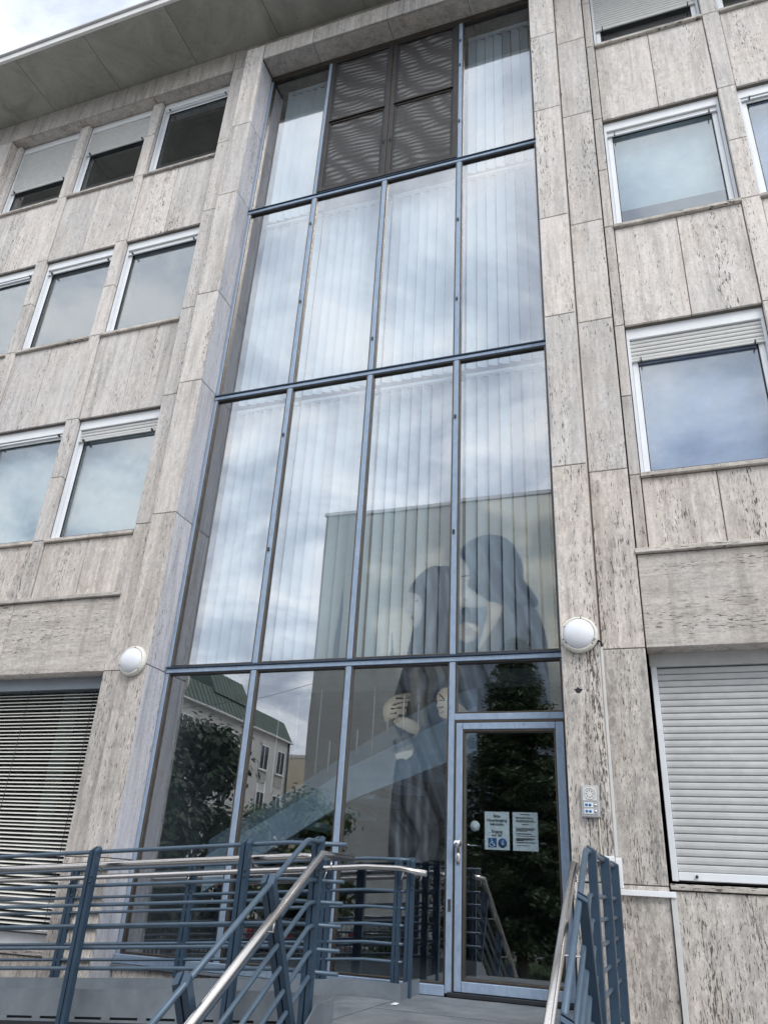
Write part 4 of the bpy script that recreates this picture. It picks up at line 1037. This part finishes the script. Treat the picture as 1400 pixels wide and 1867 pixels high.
 ('fold', 'charcoal', 0, [[-8.26,6.03],[-8.14,6.03],[-8.16,4.14],[-8.13,1.84],[-8.3,1.83],[-8.3,4.14]]),
 ('fold', 'charcoal', 0, [[-7.91,6.03],[-7.81,6.03],[-7.83,4.15],[-7.82,1.85],[-7.96,1.85],[-7.96,4.14]]),
 ('fold', 'slate2', 0, [[-9.0,10.31],[-8.63,10.48],[-8.79,9.51],[-9.08,8.79],[-9.18,8.2],[-9.28,8.2],[-9.21,9.03]]),
 ('fold', 'slate', 0, [[-8.3,10.1],[-7.81,10.51],[-8.04,9.85],[-8.41,9.31],[-8.57,8.43],[-8.64,8.43],[-8.59,9.32]]),
]

import numpy as np
def paint_mural():
    """pigment of the painted wall: shapes brushed over each other on a fine grid of wall cells, stored as paint colour"""
    rs = np.random.RandomState(5)
    x0, x1, z0, z1, st = -14.83, 1.5, STREET + .14, 19.42, 0.042
    nx, nz = int((x1 - x0) / st), int((z1 - z0) / st)
    X, Z = np.meshgrid(np.linspace(x0, x1, nx), np.linspace(z0, z1, nz))
    def blur(a, r, it=2):
        for _ in range(it):
            for ax in (0, 1):
                c = np.cumsum(np.pad(a, [(r + 1, r) if k == ax else (0, 0) for k in (0, 1)], mode='edge'), axis=ax)
                n = a.shape[ax]; a = (np.take(c, range(2 * r + 1, 2 * r + 1 + n), ax) - np.take(c, range(0, n), ax)) / (2 * r + 1)
        return a
    def field(r): 
        a = blur(rs.rand(nz, nx), r, 3); return (a - a.mean()) / a.std()
    soft, mid, fine = field(26), field(9), field(3)
    cloudy = field(14) + .6 * mid + .25 * fine
    t_ = np.clip((Z - 8.5) / 5.0, 0, 1)
    lo, hi = np.array((.37, .375, .35)), np.array((.52, .54, .49))
    img = lo + (hi - lo) * t_[..., None]
    cl = np.clip((cloudy - .2) * .6, 0, 1) * np.clip((Z - 9.5) / 2, 0, 1) * np.clip((X + 13) / 5, 0, 1)
    img = img + (np.array((.94, .89, .74)) - img) * (cl * .8)[..., None]
    def inside(pts):
        w = np.zeros_like(X, dtype=int); k = len(pts)
        for i in range(k):
            (ax, az), (bx, bz) = pts[i], pts[(i + 1) % k]
            side = (bx - ax) * (Z - az) - (X - ax) * (bz - az)
            w += ((az <= Z) & (bz > Z) & (side > 0)).astype(int); w -= ((az > Z) & (bz <= Z) & (side < 0)).astype(int)
        return (w != 0).astype(float)
    for kind, c, sm, pts in MURAL:
        pl = smooth_loop(pts) if sm or kind in ('face', 'neck', 'collar', 'shawl') else pts
        mk = inside(pl)
        if kind == 'cloud': mk = blur(mk, 4, 2) * np.clip(.95 + .2 * cloudy, 0, 1)
        elif kind == 'fold': mk = blur(mk, 1, 2) * .9
        
        col = np.array(PAINT[c]) * np.ones((nz, nx, 1))
        if kind in ('brow', 'lips', 'eye', 'finger_line'): col = col * .5
        if kind in ('robe', 'hood', 'shawl', 'collar', 'sleeve', 'cuff', 'fold'):
            ph = (X * 5.2 + Z * (1.1 if kind != 'hood' else 2.6)) + 1.5 * soft + .5 * mid
            col = col * (1 + .34 * np.sin(ph) + .22 * np.sin(2.3 * ph + 1) + .12 * np.sin(5.1 * ph) + .06 * fine)[..., None]
        elif kind in ('face', 'neck', 'hand', 'forearm'):
            d = blur(inside(pl), 6, 2)
            xs_ = [q[0] for q in pl]; g = (X - min(xs_)) / max(.01, max(xs_) - min(xs_))
            col = col * (.62 + .50 * d - .28 * np.clip(g, 0, 1) + .03 * fine)[..., None]
        elif kind in ('rose', 'petal', 'kerchief'):
            col = col * (.9 + .14 * np.sin(9 * np.hypot(X - np.mean([q[0] for q in pl]), Z - np.mean([q[1] for q in pl]))) + .05 * fine)[..., None]
        img = img + (col - img) * mk[..., None]
    img = img * (1 + .035 * np.sign(np.sin(Z * 2 * np.pi / .36)) * .6 + .03 * fine + .03 * soft)[..., None]
    img = np.clip(img, .02, .95)
    me = bpy.data.meshes.new('mural_paint')
    co = np.stack([X, np.full_like(X, -27.994), Z], -1).reshape(-1, 3)
    idx = np.arange(nx * nz).reshape(nz, nx)
    q = np.stack([idx[:-1, :-1], idx[1:, :-1], idx[1:, 1:], idx[:-1, 1:]], -1).reshape(-1, 4)[:, ::-1]
    me.vertices.add(len(co)); me.vertices.foreach_set('co', co.ravel())
    me.loops.add(q.size); me.loops.foreach_set('vertex_index', q.ravel().astype(np.int32))
    me.polygons.add(len(q)); me.polygons.foreach_set('loop_start', np.arange(0, q.size, 4, dtype=np.int32))
    me.update(calc_edges=True)
    at = me.color_attributes.new('pigment', 'FLOAT_COLOR', 'POINT')
    rgba = np.ones((nx * nz, 4), dtype=np.float32); rgba[:, :3] = img.reshape(-1, 3)
    at.data.foreach_set('color', rgba.ravel()); me.validate()
    mt, t, o = newmat('mural_pigment')
    a = t.nodes.new('ShaderNodeAttribute'); a.attribute_name = 'pigment'
    principled(t, o, a.outputs['Color'], 0.9, 0.0, None, spec=0.2)
    return link('mural', me, 'mural_pigment', mb)
mu = paint_mural(); mu['label'] = 'mural of two figures in dark headscarves, one holding a rose'

# --- long house with the green copper mansard
gh = empty('mansard_house', (-33, -39, STREET), 'white house far left with green copper mansard roof', 'building')
box('wall', -40, -26.5, -49.5, -27.0, STREET, 11.0, 'render_white', gh)
def mansard(y0, y1, z0, z1, xo, xi):
    bm = bmesh.new()
    pr = [(xo, z0), (xi, z1), (xi - 9, z1 + .3), (xi - 9, z0)]
    a = [bm.verts.new((x, y0, z)) for x, z in pr]; b = [bm.verts.new((x, y1, z)) for x, z in pr]
    for i in range(4): bm.faces.new((a[i], a[(i + 1) % 4], b[(i + 1) % 4], b[i]))
    bm.faces.new(a[::-1]); bm.faces.new(b)
    y = y0 + .2
    while y < y1:
        d = Vector((xi - xo, 0, z1 - z0))
        for s0, s1 in ((0.0, 1.0),):
            p, q = Vector((xo, y, z0)), Vector((xi, y, z1)); nn = Vector((.03, 0, .015))
            vs_ = [bm.verts.new(v) for v in (p, q, q + nn, p + nn)]; vt = [bm.verts.new(v.co + Vector((0, .05, 0))) for v in vs_]
            bm.faces.new(vs_); bm.faces.new(vt[::-1])
            for i in range(4): bm.faces.new((vs_[i], vt[i], vt[(i + 1) % 4], vs_[(i + 1) % 4]))
        y += .55
    return link('roof', mesh_of(bm, 'roof'), 'copper_green', gh)
mansard(-49.6, -27.0, 11.02, 12.6, -26.3, -27.2)
mansard(-43.5, -38.2, 12.3, 14.1, -26.9, -27.9)
box('eaves_gutter', -26.5, -26.2, -49.7, -27.0, 10.90, 11.01, 'fascia', gh)
tube('downpipe', [(-26.4, -49.2, 10.9), (-26.4, -49.2, STREET)], .07, 'dark_metal', gh, 8)
for k in range(8):
    y = -48.0 + k * 2.65
    for z0 in (8.35, 5.15, 1.95):
        w = empty('window', (-26.5, y, z0), parent=gh)
        boxes('frame', [(-26.52, -26.44, y - .65, y + .65, z0, z0 + .07), (-26.52, -26.44, y - .65, y + .65, z0 + 1.65, z0 + 1.72), (-26.52, -26.44, y - .65, y - .58, z0 + .07, z0 + 1.65), (-26.52, -26.44, y + .58, y + .65, z0 + .07, z0 + 1.65), (-26.52, -26.44, y - .03, y + .03, z0 + .07, z0 + 1.65)], 'white_frame', w)
        boxes('pane', [(-26.51, -26.47, y - .58, y - .03, z0 + .07, z0 + 1.65), (-26.51, -26.47, y + .03, y + .58, z0 + .07, z0 + 1.65)], 'car_glass', w)
        box('sill', -26.55, -26.38, y - .7, y + .7, z0 - .08, z0 - .003, 'fascia', w)
        box('apron', -26.52, -26.47, y - .62, y + .62, z0 - .9, z0 - .1, 'mural_wall', w)
ch = empty('cream_house', (-26, -60, STREET), 'low cream building between the two houses opposite', 'building')
box('wall', -32, -16, -66, -55, STREET, 10.75, 'cream_render', ch); box('roof_coping', -32.1, -15.9, -66, -54.9, 10.755, 11.0, 'fascia', ch)
for k in range(4):
    for z in (2.0, 5.5): box('window', -30 + k * 3.4, -28.6 + k * 3.4, -55.04, -54.98, z, z + 1.7, 'car_glass', ch)
wi = tube('overhead_wire', [(-14.86, -28.2, 10.15), (-18.5, -29.9, 9.95), (-22.5, -31.8, 9.95), (-26.48, -33.9, 10.25)], .012, 'dark_metal', None, 6)
tag(wi, 'thin overhead wire strung between the two houses opposite', 'wire')

# --- trees
def leaf(bm, p, n, size, aspect=1.8):
    n = n.normalized(); a = n.orthogonal().normalized(); a.rotate(Matrix.Rotation(random.uniform(0, 6.28), 3, n)); b = n.cross(a)
    s = size * random.uniform(.7, 1.25)
    v = [bm.verts.new(p + a * s * aspect * .5), bm.verts.new(p + b * s * .5 + n * s * .08), bm.verts.new(p - a * s * aspect * .5), bm.verts.new(p - b * s * .5 + n * s * .08)]
    bm.faces.new(v)
def broad_tree(name, label, base, height, rad, nclump, nleaf, lsize, mat, trunk_r, crown_from, group='trees opposite the entrance'):
    o = empty(name, base, label, 'tree', group); bx, by, bz = base
    top = Vector((bx + .15, by, bz + height * .85))
    bm = bmesh.new()
    add_tube(bm, [(bx, by, bz - .05), (bx + .04, by, bz + height * .35), tuple(top)], [trunk_r, trunk_r * .75, trunk_r * .2], 9)
    clumps = []
    for k in range(nclump):
        t_ = random.random() ** .8; h = crown_from + (1 - crown_from) * t_
        rr = rad * (math.sin(math.pi * min(1, (.12 + .80 * t_))) ** .6) * random.uniform(.45, 1.0)
        an = random.uniform(0, 6.283)
        c = Vector((bx + rr * math.cos(an), by + rr * math.sin(an), bz + height * h)); clumps.append(c)
        if k % 2 == 0:
            st = Vector((bx + .05, by, bz + height * max(.2, h - .22)))
            add_tube(bm, [tuple(st), tuple(st.lerp(c, .55) + Vector((0, 0, .1))), tuple(c)], [trunk_r * .4, trunk_r * .25, .008], 6)
    link('trunk', mesh_of(bm, 'trunk'), 'bark', o)
    bm = bmesh.new()
    for k in range(nleaf):
        c = random.choice(clumps); sz = rad * .30
        d = Vector((random.gauss(0, 1), random.gauss(0, 1), random.gauss(0, .8)))
        p = c + d * sz * .55
        leaf(bm, p, d + Vector((0, 0, 1.0)) + Vector((random.uniform(-.5, .5), random.uniform(-.5, .5), 0)), lsize)
    link('crown', mesh_of(bm, 'crown'), mat, o)
    return o
broad_tree('broadleaf_tree', 'dense dark broadleaf tree mirrored in the leftmost ground pane', (-10.9, -12.4, GROUND), 5.6, 1.85, 90, 15000, .13, 'leaf_dark', .13, .12)
broad_tree('broadleaf_tree', 'looser mid green tree standing across the road before the houses', (-10.2, -17.2, STREET), 5.0, 1.7, 46, 9000, .13, 'leaf_mid', .11, .25)
broad_tree('broadleaf_tree', 'smaller mid green tree right of the looser one across the road', (-8.5, -16.6, STREET), 4.3, 1.3, 26, 4500, .12, 'leaf_mid', .09, .3)
def conifer(label, base, height, rad):
    o = empty('conifer_tree', base, label, 'tree', 'trees opposite the entrance'); bx, by, bz = base
    bm = bmesh.new(); add_tube(bm, [(bx, by, bz - .05), (bx, by, bz + height)], [.16, .02], 9)
    bn = bmesh.new(); z = .12
    while z < .985:
        nb = int(13 - 5 * z); rr = rad * (1 - z) ** .75 * random.uniform(.85, 1.1)
        for k in range(nb):
            an = random.uniform(0, 6.283); r1 = rr * random.uniform(.6, 1.1)
            st = Vector((bx, by, bz + height * z)); d = Vector((math.cos(an), math.sin(an), 0))
            pts = [st + d * r1 * s - Vector((0, 0, r1 * (.10 * s + .28 * s * s - .22 * s ** 4))) for s in (0, .33, .66, 1)]
            add_tube(bm, [tuple(p) for p in pts], [.028, .018, .012, .004], 5)
            for q in range(int(70 + 80 * r1)):
                s = random.random() ** .6; i = min(2, int(s * 3)); p = pts[i].lerp(pts[i + 1], s * 3 - i)
                w = .10 + .28 * r1 * (1 - abs(2 * s - 1)) * .5
                p = p + Vector((random.gauss(0, w), random.gauss(0, w), random.gauss(-.06, .07)))
                leaf(bn, p, Vector((random.gauss(0, .5), random.gauss(0, .5), 1)), .075, 2.6)
        z += .024
    link('trunk', mesh_of(bm, 'trunk'), 'bark', o); link('crown', mesh_of(bn, 'crown'), 'needle', o)
    return o
conifer('dark conifer on the lawn mirrored in the glass of the door', (-2.0, -14.6, GROUND), 8.8, 3.0)
for i, (x, y, h, r_) in enumerate(((-12.9, -13.6, 1.7, .9), (-5.3, -13.5, 1.3, .7), (-3.4, -15.6, 1.6, .9))):
    broad_tree('garden_shrub', ['rounded green shrub at the far left end of the picket fence', 'low green shrub behind the right end of the picket fence', 'green shrub on the lawn beside the dark conifer'][i], (x, y, GROUND if i != 1 else STREET), h, r_, 22, 2200, .09, 'leaf_shrub', .04, .15, 'garden shrubs opposite')['category'] = 'shrub'

# --- grass
bm = bmesh.new()
for k in range(9000):
    x = random.uniform(-4.3, 5.5); y = random.uniform(-19.5, -13.0); h = random.uniform(.05, .13); an = random.uniform(0, 6.28)
    d = Vector((math.cos(an), math.sin(an), 0)) * .012; p = Vector((x, y, GROUND + .015)); t_ = Vector((random.gauss(0, .03), random.gauss(0, .03), h))
    bm.faces.new([bm.verts.new(p - d), bm.verts.new(p + d), bm.verts.new(p + t_)])
gr = link('grass', mesh_of(bm, 'grass'), 'grass'); tag(gr, 'short green grass of the lawn opposite the door', 'grass', kind='stuff')

# --- picket fence
fe = empty('picket_fence', (-8.5, -12.3, GROUND), 'dark iron picket fence along the far edge of the forecourt', 'fence')
bm = bmesh.new(); add_box(bm, -.022, .022, -.008, .008, 0.06, 1.02)
for v in bm.verts:
    if v.co.z > 1: v.co.x *= .3
pk = mesh_of(bm, 'picket'); pk.materials.append(MATS['dark_metal'])
x = -13.0
while x < -4.5:
    ob = bpy.data.objects.new('picket', pk); COL.objects.link(ob); ob.location = (x, -12.3, GROUND); ob.parent = fe; ob.matrix_parent_inverse = world_of(fe).inverted(); x += .125
for z in (.18, .86): box('rail', -13.1, -4.4, -12.33, -12.312, GROUND + z, GROUND + z + .04, 'dark_metal', fe)
for x in (-13.1, -10.2, -7.3, -4.42): box('post', x - .03, x + .03, -12.36, -12.30, GROUND, GROUND + 1.1, 'dark_metal', fe)

# --- parked cars, rear end towards the entrance
def car(label, cx, yr, color):
    mname = 'car_paint_%d' % (len([m_ for m_ in MATS if m_.startswith('car_paint')]))
    mt = simple(mname, color, 0.25, 0.4, 0.04, 2)
    o = empty('parked_car', (cx, yr - 2.1, STREET), label, 'car', 'cars parked on the road opposite')
    prof = [(0.0, .38), (0.02, .62), (-.03, .92), (-.12, 1.0), (-1.0, 1.02), (-3.0, .98), (-3.9, .82), (-4.2, .66), (-4.25, .38), (-4.1, .24), (-.1, .24)]
    bm = bmesh.new(); rows = []
    for x, k in ((-.88, .93), (-.80, 1.0), (.80, 1.0), (.88, .93)):
        rows.append([bm.verts.new((cx + x, yr + y, STREET + .24 + (z - .24) * k)) for y, z in prof])
    for a, b in zip(rows, rows[1:]):
        for i in range(len(prof)): bm.faces.new((a[i], a[(i + 1) % len(prof)], b[(i + 1) % len(prof)], b[i]))
    bm.faces.new(rows[0][::-1]); bm.faces.new(rows[-1])
    link('body', mesh_of(bm, 'body'), mname, o)
    def cabin(name, inset, mat, top):
        bm = bmesh.new(); low = [(-.10, .99), (-3.0, .97)]; hi = [(-.55, 1.44), (-2.2, 1.45)]
        pts = []
        for s in (-1, 1):
            pts.append([bm.verts.new((cx + s * (.80 - inset), yr + low[0][0], STREET + low[0][1])), bm.verts.new((cx + s * (.80 - inset), yr + low[1][0], STREET + low[1][1])), bm.verts.new((cx + s * (.60 - inset), yr + hi[1][0], STREET + top)), bm.verts.new((cx + s * (.60 - inset), yr + hi[0][0], STREET + top))])
        for i in range(4): bm.faces.new((pts[0][i], pts[0][(i + 1) % 4], pts[1][(i + 1) % 4], pts[1][i]))
        bm.faces.new(pts[0][::-1]); bm.faces.new(pts[1])
        return link(name, mesh_of(bm, name), mat, o)
    cabin('window_band', 0.0, 'car_glass', 1.40)
    box('roof', cx - .61, cx + .61, yr - 2.22, yr - .53, STREET + 1.402, STREET + 1.45, mname, o, 0.02)
    for s in (-1, 1):
        box('tail_light', cx + s * .72 - .12, cx + s * .72 + .12, yr - .03, yr + .03, STREET + .66, STREET + .90, 'tail_red', o, 0.02)
    box('bumper', cx - .86, cx + .86, yr - .06, yr + .07, STREET + .30, STREET + .55, mname, o, 0.04)
    box('number_plate', cx - .26, cx + .26, yr + .025, yr + .036, STREET + .66, STREET + .77, 'paper', o)
    for s in (-1, 1):
        for y in (-.75, -3.4):
            w = lathe('wheel', [(0, .10), (.20, .10), (.30, .09), (.32, .06), (.32, -.08), (.30, -.10), (0, -.10)], (cx + s * .78, yr + y, STREET + .32), 'tyre', o, 'x', 24)
            lathe('hubcap', [(0, .012), (.17, .008), (.19, 0), (0, 0)], (cx + s * .885, yr + y, STREET + .32), 'alu', w, 'x', 20)
car('silver car with red tail lights behind the picket fence', -7.85, -19.6, (0.42, 0.43, 0.44))
car('dark car parked left of the silver one', -11.4, -19.2, (0.05, 0.055, 0.07))
